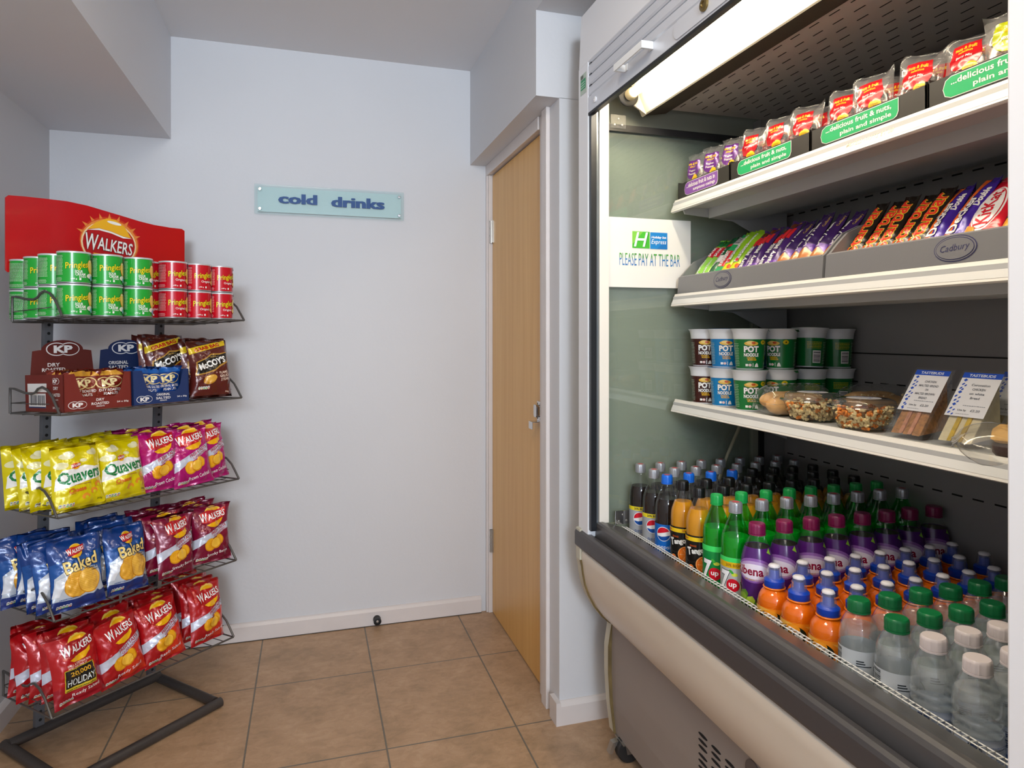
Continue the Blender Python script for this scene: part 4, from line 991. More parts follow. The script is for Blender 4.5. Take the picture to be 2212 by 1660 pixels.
def bottle(name, keys, H, shell, drink, fill, lab, art, capc, lab_base=None, cap_r=0.0145, cap_h=0.02, captop=None, sport=False, seg=36, drink_rough=0.05):
    """parts: bottle_shell, drink, label, cap"""
    root = empty(name); prof = smooth_prof(keys, 5)
    mb = MB(); mb.lathe(prof, seg, cap1=True); mb.build('bottle_shell', shell, root, smooth=60)
    if drink:
        inner = [(max(r - 0.0016, 0.001), z + (0.0015 if i == 0 else 0)) for i, (r, z) in enumerate(prof) if z <= fill] ; f = interp(prof); inner.append((f(fill) - 0.0016, fill))
        mb = MB(); mb.lathe(inner, seg); mb.build('drink', drink, root, smooth=50)
    if lab:
        z0, z1 = lab; f = interp(prof); ms = [lab_base]; mb = MB(); zs = [z0 + (z1 - z0) * i / 14 for i in range(15)]
        mb.lathe([(f(z) + 0.0004, z) for z in zs], seg, cap0=False, cap1=False)
        wrap(mb, art, cyl_fn(lambda y: f(min(max(y, z0), z1)) + 0.0004), ms, step=0.5, base=0.00025, lay=0.00012, clip=(-10.0, z0 * 100 + 0.01, 10.0, z1 * 100 - 0.01))
        mb.build('label', ms, root, smooth=60, recalc=False)
    zc_ = keys[-1][1]
    if not sport:
        mb = MB(); rip = lambda a, z, r: 0.0003 * (1 if sin(a * 30) > 0 else -1) if z < zc_ + cap_h * 0.8 and r > cap_r * 0.9 else 0
        z0 = zc_ - 0.004
        mb.lathe([(cap_r * 0.98, z0 - 0.004), (cap_r * 1.02, z0 - 0.0038), (cap_r * 1.02, z0 - 0.001), (cap_r * 0.96, z0 - 0.0006), (cap_r, z0), (cap_r, z0 + cap_h * 0.72), (cap_r * 0.96, z0 + cap_h * 0.9), (cap_r * 0.88, z0 + cap_h), (0.0005, z0 + cap_h)], 60, ripple=rip, cap0=False); ms = [capc]
        if captop: mb.lathe([(cap_r * 0.55, z0 + cap_h + 0.0002), (0.0004, z0 + cap_h + 0.0002)], 20, cap0=False, mi=1); ms.append(captop)
        mb.build('cap', ms, root, smooth=40)
    else:
        z0 = zc_ - 0.006
        mb = MB(); mb.lathe([(0.0195, z0), (0.0205, z0 + 0.002), (0.0205, z0 + 0.013), (0.017, z0 + 0.0165), (0.0105, z0 + 0.018), (0.0095, z0 + 0.034), (0.0005, z0 + 0.035)], 32, ripple=lambda a, z, r: 0.00025 * (1 if sin(a * 24) > 0 else -1) if r > 0.019 else 0); mb.build('cap', capc, root, smooth=40)
        mb = MB(); mb.lathe([(0.0215, z0 - 0.003), (0.0225, z0 - 0.0015), (0.0215, z0)], 32); mb.build('neck_ring', mat('ring_orange', '#f07d12', rough=0.3), root, smooth=40)
        mb = MB(); mb.lathe([(0.0148, z0 + 0.016), (0.0138, z0 + 0.026), (0.0115, z0 + 0.040)], 24, cap0=False, cap1=False, ripple=lambda a, z, r: 0.0006 * cos(a * 8)); mb.build('clear_overcap', glass('overcap_clear', (0.9, 0.93, 1.0), 1.6, 0.08, body=0.12, bodycol=(0.85, 0.88, 0.95)), root, smooth=60)
        mb = MB(); mb.lathe([(0.0115, z0 + 0.0398), (0.0118, z0 + 0.041), (0.0095, z0 + 0.0445), (0.0005, z0 + 0.0455)], 24, ripple=lambda a, z, r: 0.0004 * cos(a * 8)); mb.build('overcap_top', mat('overcap_white', '#e6e4ea', rough=0.4), root, smooth=60)
    return Proto(root)


def liquid(name, h, rough=0.08, sub=0.0, trans=0.0):
    if name in MATS: return MATS[name]
    m, nt, b = nodes_of(name); b.inputs['Base Color'].default_value = lin(h); b.inputs['Roughness'].default_value = rough
    b.inputs['Transmission Weight'].default_value = trans; b.inputs['IOR'].default_value = 1.33
    if sub: b.inputs['Subsurface Weight'].default_value = sub; b.inputs['Subsurface Radius'].default_value = (0.03, 0.03, 0.03); b.inputs['Subsurface Scale'].default_value = 0.5
    MATS[name] = m
    return m


COLA = liquid('cola', '#160a06'); ORNG = liquid('orange_drink', '#cf8c06'); LIME = liquid('lime_tint', '#0a9a3a'); SQU = liquid('orange_squash', '#e8750a')
# tall fizzy bottle 600 ml
fizz = [(0.020, 0.0), (0.029, 0.004), (0.0322, 0.014), (0.0325, 0.030), (0.0318, 0.046), (0.0325, 0.060), (0.0325, 0.155), (0.0325, 0.172), (0.0308, 0.190), (0.0260, 0.206), (0.0195, 0.222), (0.0145, 0.234), (0.0128, 0.240), (0.0128, 0.250)]


def pepsi_art(c, txt, promo):
    a = []
    if promo: a += R(-10.3, 13.6, 10.3, 14.7, Gk('#f0dd22')) + T('20% BIGGER', 1.2, 14.15, 4.6, 0.65, Gk('#23252b'), bold=0.03) + T('20% BIGGER', -6, 14.15, 4.6, 0.65, Gk('#23252b'), bold=0.03)
    cx, cy, r = 0.6, 11.3, 1.75
    a += El(cx, cy, r + 0.18, r + 0.18, Gk('#e9ecf0')) + El(cx, cy, r, r, Gk('#f4f4f4'))
    up = [(cx + r * cos(radians(t)), cy + r * sin(radians(t))) for t in range(28, 190, 9)] + [(cx - 0.9, cy + 0.15), (cx + 0.3, cy + 0.45)]
    dn = [(cx + r * cos(radians(t)), cy + r * sin(radians(t))) for t in range(200, 356, 9)] + [(cx + 0.6, cy - 0.55), (cx - 0.5, cy - 0.75)]
    a += P(up, Gk('#d3122a')) + P(dn, Gk('#0c4da2'))
    a += T('pepsi', 0.8, 7.7, 3.3, 1.3, Gk(txt), bold=0.0) + lines(4.2, 6.4, 9.6, 13.0, Gk('#b9c4d6' if promo else '#a9c7ee'), 14, fill=0.3) + lines(-9, 6.6, -5, 12.8, Gk('#b9c4d6' if promo else '#a9c7ee'), 12, fill=0.3)
    return a


SIL = mat('cap_silver', '#a4a7ae', rough=0.3, metal=0.45)
REDTOP = El
diet = bottle('cola_bottle', fizz, .255, PET, COLA, 0.203, (0.064, 0.147), pepsi_art('#a9adb3', '#3c5a90', True), SIL, Gk('#a6a9ae'), captop=mat('cap_print', '#c9545c', rough=0.4))
blue = bottle('cola_bottle', fizz, .255, PET, COLA, 0.203, (0.064, 0.138), pepsi_art('#1565c0', '#eef2f8', False), mat('cap_blue', '#1467d6', rough=0.35), Gk('#1568c4'), captop=MATS['cap_print'])
blk = bottle('cola_bottle', fizz, .255, PET, COLA, 0.203, (0.064, 0.147), pepsi_art('#141414', '#eeeeee', False), mat('cap_black', '#0d0d0f', rough=0.35), Gk('#16171a'))
a_ = R(-10.3, 13.7, 10.3, 15.3, Gk('#141210')) + R(-10.3, 13.9, 10.3, 14.9, Gk('#f0c818')) + T('20% Bigger', 2.8, 14.4, 3.8, 0.6, Gk('#c02818')) + T('20% Bigger', -4.0, 14.4, 3.8, 0.6, Gk('#c02818'))
a_ += T('ORANGE', -0.9, 12.8, 1.8, 0.45, Gk('#c8531c')) + T('T', -1.9, 11.4, 1.2, 1.9, Gk('#f4f0ea'), rot=8, bold=0.05) + T('ango', 0.35, 11.35, 3.1, 1.4, Gk('#f4f0ea'), rot=10, bold=0.05)
a_ += El(1.9, 8.4, 2.1, 2.1, Gk('#f3a25a')) + El(1.9, 8.4, 1.85, 1.85, Gk('#ee6a14')) + El(1.9, 8.4, 1.6, 1.6, Gk('#f5842c'))
for q_ in range(6): a_ += P([(1.9, 8.4)] + [(1.9 + 1.6 * cos(radians(t + q_ * 60)), 8.4 + 1.6 * sin(radians(t + q_ * 60))) for t in (-3, 3)], Gk('#f8c08a'))
a_ += El(-1.4, 7.4, 0.75, 0.75, Gk('#f08a3c')) + El(-1.4, 7.4, 0.6, 0.6, Gk('#ee6a14')) + lines(4.6, 7, 9.5, 12.8, Gk('#8a6a50'), 12, fill=0.3)
tango = bottle('orangeade_bottle', fizz, .255, PET, ORNG, 0.214, (0.064, 0.153), a_, MATS['cap_black'], Gk('#15110f'))
GPET = glass('green_pet', (0.25, 0.88, 0.42), 1.3, 0.04)


def seven_art(free):
    a = R(-10.3, 13.7, 10.3, 15.2, Gk('#3fe06a'))
    if free: a += R(-10.3, 12.4, 10.3, 13.7, Gk('#e3b713')) + T('20% BIGGER', 1.6, 13.05, 4.4, 0.65, Gk('#9a6a12'), bold=0.03)
    a += T('7', -0.9, 9.6, 2.2, 4.2, Gk('#ffffff'), rot=-4, bold=0.05, out=Gk('#0a5a2a' if not free else '#3d4340'), oo=0.03) + El(1.0, 8.6, 1.45, 1.45, Gk('#d3142a')) + T('up', 1.0, 8.5, 1.7, 1.15, Gk('#ffffff'), bold=0.02)
    a += El(1.4, 11.0, 0.7, 0.4, Gk('#d7e04a')) + El(0.7, 11.6, 0.6, 0.3, Gk('#3fae3a'), rot=-40)
    if free: a += T('free', 1.3, 6.6, 2.6, 0.9, Gk('#5d6662'), bold=-0.01) + lines(0.2, 5.2, 3, 6, Gk('#444a48'), 3) + T('600ml', 5.2, 5.2, 2.0, 0.6, Gk('#3a3f3e'))
    a += lines(4.6, 6.5, 9.5, 12.0, Gk('#8fc79f' if not free else '#7d8381'), 12, fill=0.3)
    return a


seven = bottle('lemonade_bottle', fizz, .255, GPET, LIME, 0.190, (0.060, 0.150), seven_art(False), mat('cap_green', '#16a24c', rough=0.35), Gk('#0f8a3e'), captop=mat('cap_print_light', '#4cc27c', rough=0.4))
sevenf = bottle('lemonade_bottle', fizz, .255, GPET, LIME, 0.190, (0.048, 0.147), seven_art(True), SIL, Gk('#b9bcbb'), captop=MATS['cap_print'])
rib = [(0.022, 0), (0.031, 0.005), (0.0335, 0.018), (0.0345, 0.045), (0.0325, 0.075), (0.0320, 0.090), (0.0338, 0.112), (0.0345, 0.132), (0.0335, 0.152), (0.0300, 0.172), (0.0245, 0.190), (0.0185, 0.204), (0.0155, 0.211), (0.0155, 0.219)]
a_ = El(0.2, 11.8, 4.0, 2.6, Gk('#8a5aa8')) + El(0.2, 11.7, 3.6, 2.1, Gk('#b79acb')) + El(0.2, 11.6, 3.2, 1.6, Gk('#e9e0ee'))
a_ += T('Ribena', -0.9, 11.7, 6.0, 1.9, Gk('#8c1038'), bold=0.03, out=Gk('#f3edf5'), oo=0.035) + T('with vitamin C', -0.4, 9.9, 2.6, 0.4, Gk('#c9a23a'))
a_ += lines(4.0, 9.5, 6.6, 13.5, Gk('#b9a2c9'), 12, fill=0.3) + P([(3.2, 15.6), (4.4, 15.0), (4.2, 16.4)], Gk('#8fbf3a')) + P([(-9.5, 8.2), (-5, 6.6), (0, 5.2), (3, 6.8), (7, 5.8), (10, 7.8), (10, 0), (-9.5, 0)], Gk('#4a7a2a'))
rr_ = random.Random(4)
for q_ in range(46): a_ += El(rr_.uniform(-9.5, 9.5), rr_.uniform(1.0, 5.8), 0.55, 0.6, Gk(rr_.choice(['#1a1026', '#2a1638', '#120a1c'])))
for q_ in range(12): a_ += P([(x_ + dx_, y_ + dy_) for (x_, y_) in [(rr_.uniform(-9, 9), rr_.uniform(5, 8))] for dx_, dy_ in ((0, 0), (1.4, 0.5), (2.0, -0.3), (1.6, -1.5), (0.4, -1.2), (-0.3, -0.5))], Gk(rr_.choice(['#86a82e', '#a9c23c', '#5f8a26'])))
ribena = bottle('blackcurrant_bottle', rib, .23, PET, liquid('blackcurrant', '#22060e'), 0.186, (0.006, 0.187), shift(a_, 0, 2.3), mat('cap_plum', '#7a1248', rough=0.35), Gk('#4a1a6a'), cap_r=0.0175, cap_h=0.021)
fru = [(0.022, 0), (0.030, 0.004), (0.0325, 0.014), (0.032, 0.040), (0.0318, 0.060), (0.0335, 0.074), (0.0338, 0.090), (0.0325, 0.102), (0.0285, 0.112), (0.0225, 0.119), (0.0178, 0.123), (0.0175, 0.131)]
a_ = P([(-10, 5.8), (-3, 6.4), (2, 5.9), (6, 6.6), (10, 5.9), (10, 0), (-10, 0)], Gk('#f3b64c')) + El(0, 4.2, 2.9, 2.0, Gk('#f08a1c')) + El(-0.6, 4.0, 2.5, 1.9, Gk('#17261a')) + El(-0.6, 5.2, 1.3, 0.9, Gk('#f09a24')) + T('ROBINSONS', -0.6, 5.0, 2.9, 0.55, Gk('#e8ead8'), bend=-0.4)
a_ += T('Fruit', -0.6, 3.9, 3.6, 1.3, Gk('#f2f2ec'), bold=0.05) + T('Shoot', -0.6, 2.6, 3.6, 1.1, Gk('#f2f2ec'), bold=0.05) + R(1.9, 1.6, 6.2, 2.6, Gk('#3f7fd0')) + R(2.4, 0.9, 6.2, 1.6, Gk('#35307a')) + T('Orange', 4.0, 2.1, 3.0, 0.5, Gk('#e8eef8')) + P([(3.4, 3.2), (3.9, 4.6), (4.6, 3.4), (5.2, 4.4), (5.4, 3.0)], Gk('#e0602a')) + lines(6.6, 2, 9.6, 5.4, Gk('#b5651c'), 8, fill=0.3)
fruit = bottle('squash_bottle', fru, .16, glass('squash_pet', (1.0, 0.93, 0.82), 1.5, 0.06), SQU, 0.121, (0.004, 0.088), shift(a_, 0, 2.4), mat('cap_royal', '#0d3fae', rough=0.35), Gk('#ef8b1c'), sport=True)
wat = [(0.022, 0), (0.030, 0.004), (0.0328, 0.014), (0.0328, 0.028), (0.0315, 0.034), (0.0328, 0.040), (0.0328, 0.052), (0.0322, 0.055), (0.0328, 0.060), (0.0328, 0.105), (0.0325, 0.118), (0.0300, 0.132), (0.0245, 0.146), (0.0180, 0.157), (0.0155, 0.161), (0.0155, 0.166)]
WPET = glass('water_pet', (0.97, 0.98, 0.98), 1.6, 0.05, body=0.06, bodycol=(0.85, 0.88, 0.9))
WATER = glass('water_body', (0.95, 0.97, 0.97), 1.0, 0.02, body=0.16, bodycol=(0.82, 0.86, 0.86))
a_ = bars(-4.2, 5.2, -2.4, 8.4, Gk('#22282c'), 12, vertical=False) + R(0.2, 6.8, 1.4, 7.0, Gk('#333a40')) + R(0.2, 6.4, 1.6, 6.6, Gk('#333a40')) + R(0.2, 6.0, 2.6, 6.15, Gk('#333a40')) + T('STILL WATER', 3.2, 4.6, 3.4, 0.5, Gk('#23303c'), rot=90) + El(-1.5, 4.2, 1.1, 1.8, Gk('#9fb3a4')) + El(-1.5, 4.2, 0.9, 1.6, Gk('#dfe5ea')) + lines(4.2, 3.2, 9, 8, Gk('#9aa6ae'), 9, fill=0.3)
green_w = bottle('water_bottle', wat, .18, WPET, WATER, 0.134, (0.022, 0.100), shift(a_, 0, 1.4), mat('cap_dark_green', '#0a6e3c', rough=0.35), Gk('#cfd6dc'), cap_r=0.0185, cap_h=0.018)
wat2 = []
for r_, z_ in [(0.022, 0), (0.030, 0.004)] + [(0.0328 - (0.0016 if i % 2 else 0), 0.012 + 0.0068 * i) for i in range(15)] + [(0.0322, 0.120), (0.0298, 0.133), (0.0245, 0.146), (0.0180, 0.157), (0.0155, 0.161), (0.0155, 0.166)]: wat2.append((r_, z_))
a_ = R(-10, 1.3, 10, 2.0, Gk('#56709c')) + bars(-1.5, 2.6, 0.2, 5.4, Gk('#2f3f66'), 9, vertical=False) + lines(1.2, 2.4, 6, 5.2, Gk('#7f8db0'), 7, fill=0.4) + T('WATER', -4.2, 4.0, 3.6, 1.1, Gk('#33508a'))
white_w = bottle('water_bottle', wat2, .18, WPET, WATER, 0.134, (0.010, 0.078), shift(a_, 0, 1.9), mat('cap_pale', '#d9cfcf', rough=0.4), Gk('#b4bfd2'), cap_r=0.0185, cap_h=0.018)

DK = 0.6225
PAUSE = []


def column(protos, y, n, x0, dx, cat, lab, group, jitter=0.003, dy=0.0, face=FACE):
    for i in range(n):
        pr_ = protos(i) if callable(protos) else protos
        pr_.place((x0 + dx * i + rg.uniform(-jitter, jitter), y * 1.0118 + dy * i + rg.uniform(-jitter, jitter), DK), face + pi / 2 + radians(rg.uniform(-14, 14)), '%s, %s' % (lab(i) if callable(lab) else lab, ordn(i)), cat, group)


X0 = 0.926
column(diet, 1.745, 8, X0, 0.0682, 'bottle', 'silver-capped cola bottle, row nearest the end glass', 'silver-capped cola bottles', 0.002)
column(diet, 1.667, 8, X0, 0.0682, 'bottle', 'silver-capped cola bottle, second row from the end glass', 'silver-capped cola bottles', 0.002)
column(lambda i: blue if i < 4 else blk, 1.592, 8, X0, 0.0682, 'bottle', lambda i: '%s-capped cola bottle, third row from the end glass' % ('blue' if i < 4 else 'black'), 'blue and black capped cola bottles', 0.002)
column(tango, 1.5126, 8, X0, 0.0682, 'bottle', 'black-capped orangeade bottle, row beside the cola bottles', 'orangeade bottles', 0.002)
column(tango, 1.436, 8, X0, 0.0682, 'bottle', 'black-capped orangeade bottle, row beside the lemonade bottles', 'orangeade bottles', 0.002)
column(seven, 1.364, 8, X0, 0.0682, 'bottle', 'green-capped green lemonade bottle, single row', 'green-capped lemonade bottles', 0.002)
column(sevenf, 1.2885, 8, X0, 0.0682, 'bottle', 'silver-capped green lemonade bottle, single row', 'silver-capped lemonade bottles', 0.002)
column(ribena, 1.2225, 8, 0.932, 0.0708, 'bottle', 'purple blackcurrant bottle with plum cap, single row', 'blackcurrant bottles', 0.001)
column(fruit, 1.1560, 8, 0.922, 0.0695, 'bottle', 'orange squash bottle with blue sports cap, row beside the purple bottles', 'orange squash bottles', 0.002)
column(fruit, 1.0860, 8, 0.924, 0.0695, 'bottle', 'orange squash bottle with blue sports cap, middle row', 'orange squash bottles', 0.002)
column(fruit, 1.0105, 8, 0.925, 0.0695, 'bottle', 'orange squash bottle with blue sports cap, row beside the water bottles', 'orange squash bottles', 0.002)
column(green_w, 0.940, 7, 0.926, 0.0705, 'bottle', 'green-capped water bottle, row beside the squash bottles', 'green-capped water bottles', 0.0015)
column(green_w, 0.861, 6, 0.926, 0.0705, 'bottle', 'green-capped water bottle, row beside the white-capped bottles', 'green-capped water bottles', 0.0015)
column(white_w, 0.790, 4, 0.924, 0.0705, 'bottle', 'white-capped water bottle, row beside the green-capped bottles', 'white-capped water bottles', 0.0015)
column(white_w, 0.719, 4, 0.924, 0.0705, 'bottle', 'white-capped water bottle, row nearest the near fridge post', 'white-capped water bottles', 0.0015)

# ---- noodle pots
def pot(c, dark):
    root = empty('noodle_pot'); H = 0.1085
    prof = [(0.0345, 0.0), (0.0352, 0.002), (0.0405, 0.080), (0.0412, 0.0805), (0.0425, 0.094), (0.0448, 0.102), (0.0478, 0.1065), (0.0485, H - 0.0008), (0.0478, H)]
    mb = MB(); mb.lathe(prof, 48, cap1=False); mb.build('pot_cup', mat('pot_white', '#dfe2e6', rough=0.4), root, smooth=40)
    mb = MB(); mb.lathe([(0.0478, H - 0.0002), (0.0486, H), (0.0478, H + 0.0004), (0.0005, H + 0.0004)], 48, cap0=False)
    mb.add([(0.044, -0.012, H), (0.044, 0.012, H), (0.0515, 0.006, H - 0.009), (0.0515, -0.006, H - 0.009)], [(0, 1, 2, 3)]); mb.build('foil_lid', Gk(dark), root, smooth=40)
    f = lambda y: 0.0352 + (0.0405 - 0.0352) * (y - 0.002) / 0.078 + 0.0004
    fn = lambda x, y, o: ((f(y) + o) * cos(x / 0.038 - pi / 2), (f(y) + o) * sin(x / 0.038 - pi / 2), y)
    mb = MB(); mb.lathe([(f(0.003), 0.003), (f(0.080), 0.080)], 48, cap0=False, cap1=False); ms = [Gk(c)]; W_ = Gk('#f4f4f2'); K_ = Gk('#191310')
    a = El(0.1, 6.9, 1.7, 0.6, Gk('#e3b84a')) + El(-0.1, 7.15, 1.0, 0.45, Gk('#f0d27c')) + El(0.6, 7.05, 0.5, 0.3, Gk('#c9562a')) + El(3.3, 7.2, 0.75, 0.6, Gk('#d8c21e')) + T('4', 3.3, 7.2, 0.4, 0.5, K_)
    a += T('POT', 0.1, 5.4, 3.6, 1.7, W_, bold=0.05, out=K_, oo=0.035) + T('NOODLE', 0.1, 3.9, 3.7, 0.95, W_, bold=0.04, out=K_, oo=0.035)
    a += T('CHICKEN &', 0.1, 3.1, 2.2, 0.45, Gk('#e8b51c'), bold=0.03) + T('MUSHROOM', 0.3, 2.6, 2.2, 0.45, Gk('#e8b51c'), bold=0.03) + R(-1.4, 0.9, -0.7, 1.5, W_) + El(-0.2, 1.2, 0.4, 0.35, Gk('#e9c9c9')) + R(0.5, 0.7, 0.65, 1.7, W_) + P([(1.0, 0.7), (2.1, 0.7), (1.9, 1.4), (1.6, 1.8), (1.2, 1.4)], W_)
    a += lines(6, 0.8, 8.4, 7.4, Gk('#a9c4ae'), 16, fill=0.3) + R(-8.2, 1.2, -5.9, 4.6, W_) + bars(-8.0, 1.4, -6.1, 4.4, Gk('#33363a'), 12, vertical=False) + lines(-5.2, 1.0, -3.2, 7.2, Gk('#a9c4ae'), 14, fill=0.3) + lines(-9.6, 5.2, -5.8, 7.2, Gk('#d8c21e'), 5, fill=0.35)
    wrap(mb, a, fn, ms, step=0.5, base=0.0003); mb.build('pot_sleeve', ms, root, smooth=40, recalc=False)
    return Proto(root)


pots = {'brown': pot('#3a140e', '#3a140e'), 'blue': pot('#0b78b8', '#0b78b8'), 'green': pot('#0c6e31', '#0b5f2a')}
Z3 = 1.0668
spots = [('brown', 1.120, 1.728, 20, 'nearest the end glass'), ('blue', 1.128, 1.640, 22, 'between the brown and green pots'), ('green', 1.128, 1.530, 28, 'first of the green row'), ('green', 1.226, 1.530, -12, 'second of the green row'), ('green', 1.322, 1.530, 148, 'third of the green row'), ('green', 1.416, 1.530, 150, 'last of the green row'),
         ('blue', 1.226, 1.635, 0, 'second blue one back')]
for c, x, y, tw, wh in spots:
    for lv in range(2):
        o = pots[c].place((x, y, Z3 + lv * 0.1093), FACE + pi / 2 + radians(tw - 5 + rg.uniform(-4, 4)), '%s noodle pot, %s layer, %s' % (c, ('lower', 'upper')[lv], wh), 'noodle pot', 'noodle pots on the third fridge shelf')
        if c == 'green' and x > 1.3 and x < 1.4 and lv: o.rotation_euler = (radians(2.5), radians(1.5), o.rotation_euler.z); o.location.z += 0.002

# ---- clear food packs
CLEAR = glass('clear_tray', (0.97, 0.98, 0.98), 1.8, 0.05, body=0.03)


def ridge_pack(x0, x1, y, hw, h, label):
    root = empty('baguette_pack', ((x0 + x1) / 2, y, Z3)); L2 = (x1 - x0) / 2
    mb = MB()
    def dome(u, v, top=1):
        a = (u - 0.5) * pi; s = (v - 0.5) * 2; e = (1 - abs(s) ** 6) ** 0.5 if abs(s) < 1 else 0
        rdg = 1 + 0.02 * (1 if sin(s * L2 * 260) > 0.55 else 0)
        hh = (h * 0.58 if top else h * 0.42) * (0.15 + 0.85 * e) * rdg; ww = hw * (0.72 + 0.28 * e) * rdg
        return (s * L2 * 0.97, ww * sin(a), (h * 0.42) + (hh if top else -hh) * max(0, cos(a)) ** 0.6)
    mb.grid(lambda u, v: dome(u, v, 1), 20, 48); mb.grid(lambda u, v: dome(u, v, 0), 20, 48)
    mb.box((-L2, -hw - 0.006, h * 0.42 - 0.0008), (-L2 * 0.93, hw + 0.006, h * 0.42 + 0.0008)); mb.box((L2 * 0.93, -hw - 0.006, h * 0.42 - 0.0008), (L2, hw + 0.006, h * 0.42 + 0.0008))
    for s in (-1, 1): mb.box((-L2, s * hw * 0.98, h * 0.42 - 0.0008), (L2, s * (hw + 0.006), h * 0.42 + 0.0008))
    mb.build('clear_shell', CLEAR, root, smooth=50)
    brd = mat('bread_crust', '#d8a565', rough=0.75, bump=0.3, bscale=90, var=0.18, vscale=25)
    for s, (py, pz, k) in enumerate(((-0.012, 0.026, 1.0), (0.014, 0.036, 0.85))):
        mb = MB(); prof = [(0.002, -L2 * 0.9)] + [(0.0285 * k * (1 - abs(t) ** 4) ** 0.5 * (1 + 0.03 * sin(t * 9)) + 0.002, t * L2 * 0.88) for t in [-0.97 + 1.94 * q / 20 for q in range(21)]] + [(0.002, L2 * 0.9)]
        mb.lathe(prof, 20, Matrix.Translation((0, py, pz)) @ Matrix.Rotation(radians(90), 4, 'Y') @ Matrix.Diagonal((0.85, 1, 1, 1))); mb.build('bread_roll', brd, root, smooth=60)
    mb = MB(); rr = random.Random(int(x0 * 100))
    for q in range(40):
        p = Vector((rr.uniform(-0.8, 0.8) * L2, rr.uniform(-0.026, -0.004), 0.046 + rr.uniform(-0.004, 0.006))); mb.tube([p, p + Vector((rr.uniform(-.012, .012), rr.uniform(-.006, .006), rr.uniform(-.003, .004)))], 0.0022, 5)
    mb.build('filling', mat('filling_pale', '#e3c58c', rough=0.6, var=0.25, vscale=60), root)
    tag(root, label, 'baguette', 'clear baguette packs on the third fridge shelf')
    return root


ridge_pack(1.070, 1.262, 1.408, 0.047, 0.078, 'clear ridged pack holding a bread roll, beside the green noodle pots')
ridge_pack(1.268, 1.452, 1.345, 0.050, 0.076, 'clear ridged pack of filled bread, behind the pasta salad bowls')


def bowl(x, y, label, seed):
    root = empty('pasta_salad_bowl', (x, y, Z3)); rr = random.Random(seed)
    mb = MB(); oc = lambda a, z, r: 0.0012 * cos(a * 8) if 0.01 < z < 0.045 else 0
    mb.lathe([(0.046, 0.001), (0.050, 0.004), (0.062, 0.042), (0.067, 0.047), (0.073, 0.0475)], 48, cap0=True, cap1=False, ripple=oc); mb.build('clear_bowl', CLEAR, root, smooth=50)
    mb = MB(); mb.lathe([(0.073, 0.0478), (0.072, 0.050), (0.063, 0.0505), (0.060, 0.062), (0.052, 0.066), (0.0005, 0.066)], 48, cap0=False); lid = mb.build('clear_lid', CLEAR, root, smooth=50)
    mb = MB(); ms = [mat('paper_label', '#e8e8ea', rough=0.5)]; mb.lathe([(0.034, 0.0668), (0.0005, 0.0668)], 32, cap0=False); wrap(mb, T('TASTEBUDS', -0.4, 2.0, 3.4, 0.6, ink('#1c4fb0')) + R(-3, 1.3, 2.6, 1.5, ink('#1c4fb0')) + T('PASTA SALAD', -0.2, 0.2, 3.8, 0.45, ink('#6b7080')) + P([(0.9, -1.2), (1.4, -0.5), (1.9, -1.2)], ink('#1c4fb0')), lambda xx, yy, o: (xx, yy, 0.067 + o), ms, step=0); mb.build('paper_label', ms, root, recalc=False).rotation_euler.z = radians(-60)
    mb = MB(); n = 0
    for q in range(150):
        r = 0.050 * sqrt(rr.random()); a = rr.uniform(0, 2 * pi); z = rr.uniform(0.008, 0.046) 
        r = min(r, 0.044 + 0.012 * z / 0.046)
        if q < 90: r = 0.043 + 0.010 * z / 0.046
        ax = Vector((rr.uniform(-1, 1), rr.uniform(-1, 1), rr.uniform(-0.7, 0.7))).normalized(); L = rr.uniform(0.010, 0.016); c = Vector((r * cos(a), r * sin(a), z))
        sd = ax.cross(Vector((0, 0, 1))).normalized() if abs(ax.z) < 0.95 else Vector((1, 0, 0)); up = ax.cross(sd)
        pts = [c + ax * (L * (t - 0.5)) + sd * (0.0022 * cos(t * 13 + a)) + up * (0.0022 * sin(t * 13 + a)) for t in [k / 9 for k in range(10)]]
        mb.tube(pts, 0.0030, 6, mi=(0 if rr.random() < (0.9 if z < 0.026 else 0.5) else 1))
    mb.build('pasta', [mat('pasta_pale', '#e6cf98', rough=0.5, var=0.15, vscale=50), mat('pasta_sauce', '#e2862e', rough=0.5, var=0.25, vscale=60)], root, smooth=60)
    tag(root, label, 'pasta salad', 'clear bowls of pasta salad on the third fridge shelf')
    return root


bowl(1.132, 1.300, 'round clear bowl of pasta salad, left of the two', 3); bowl(1.132, 1.148, 'round clear bowl of pasta salad beside the brown-bread sandwich', 8)


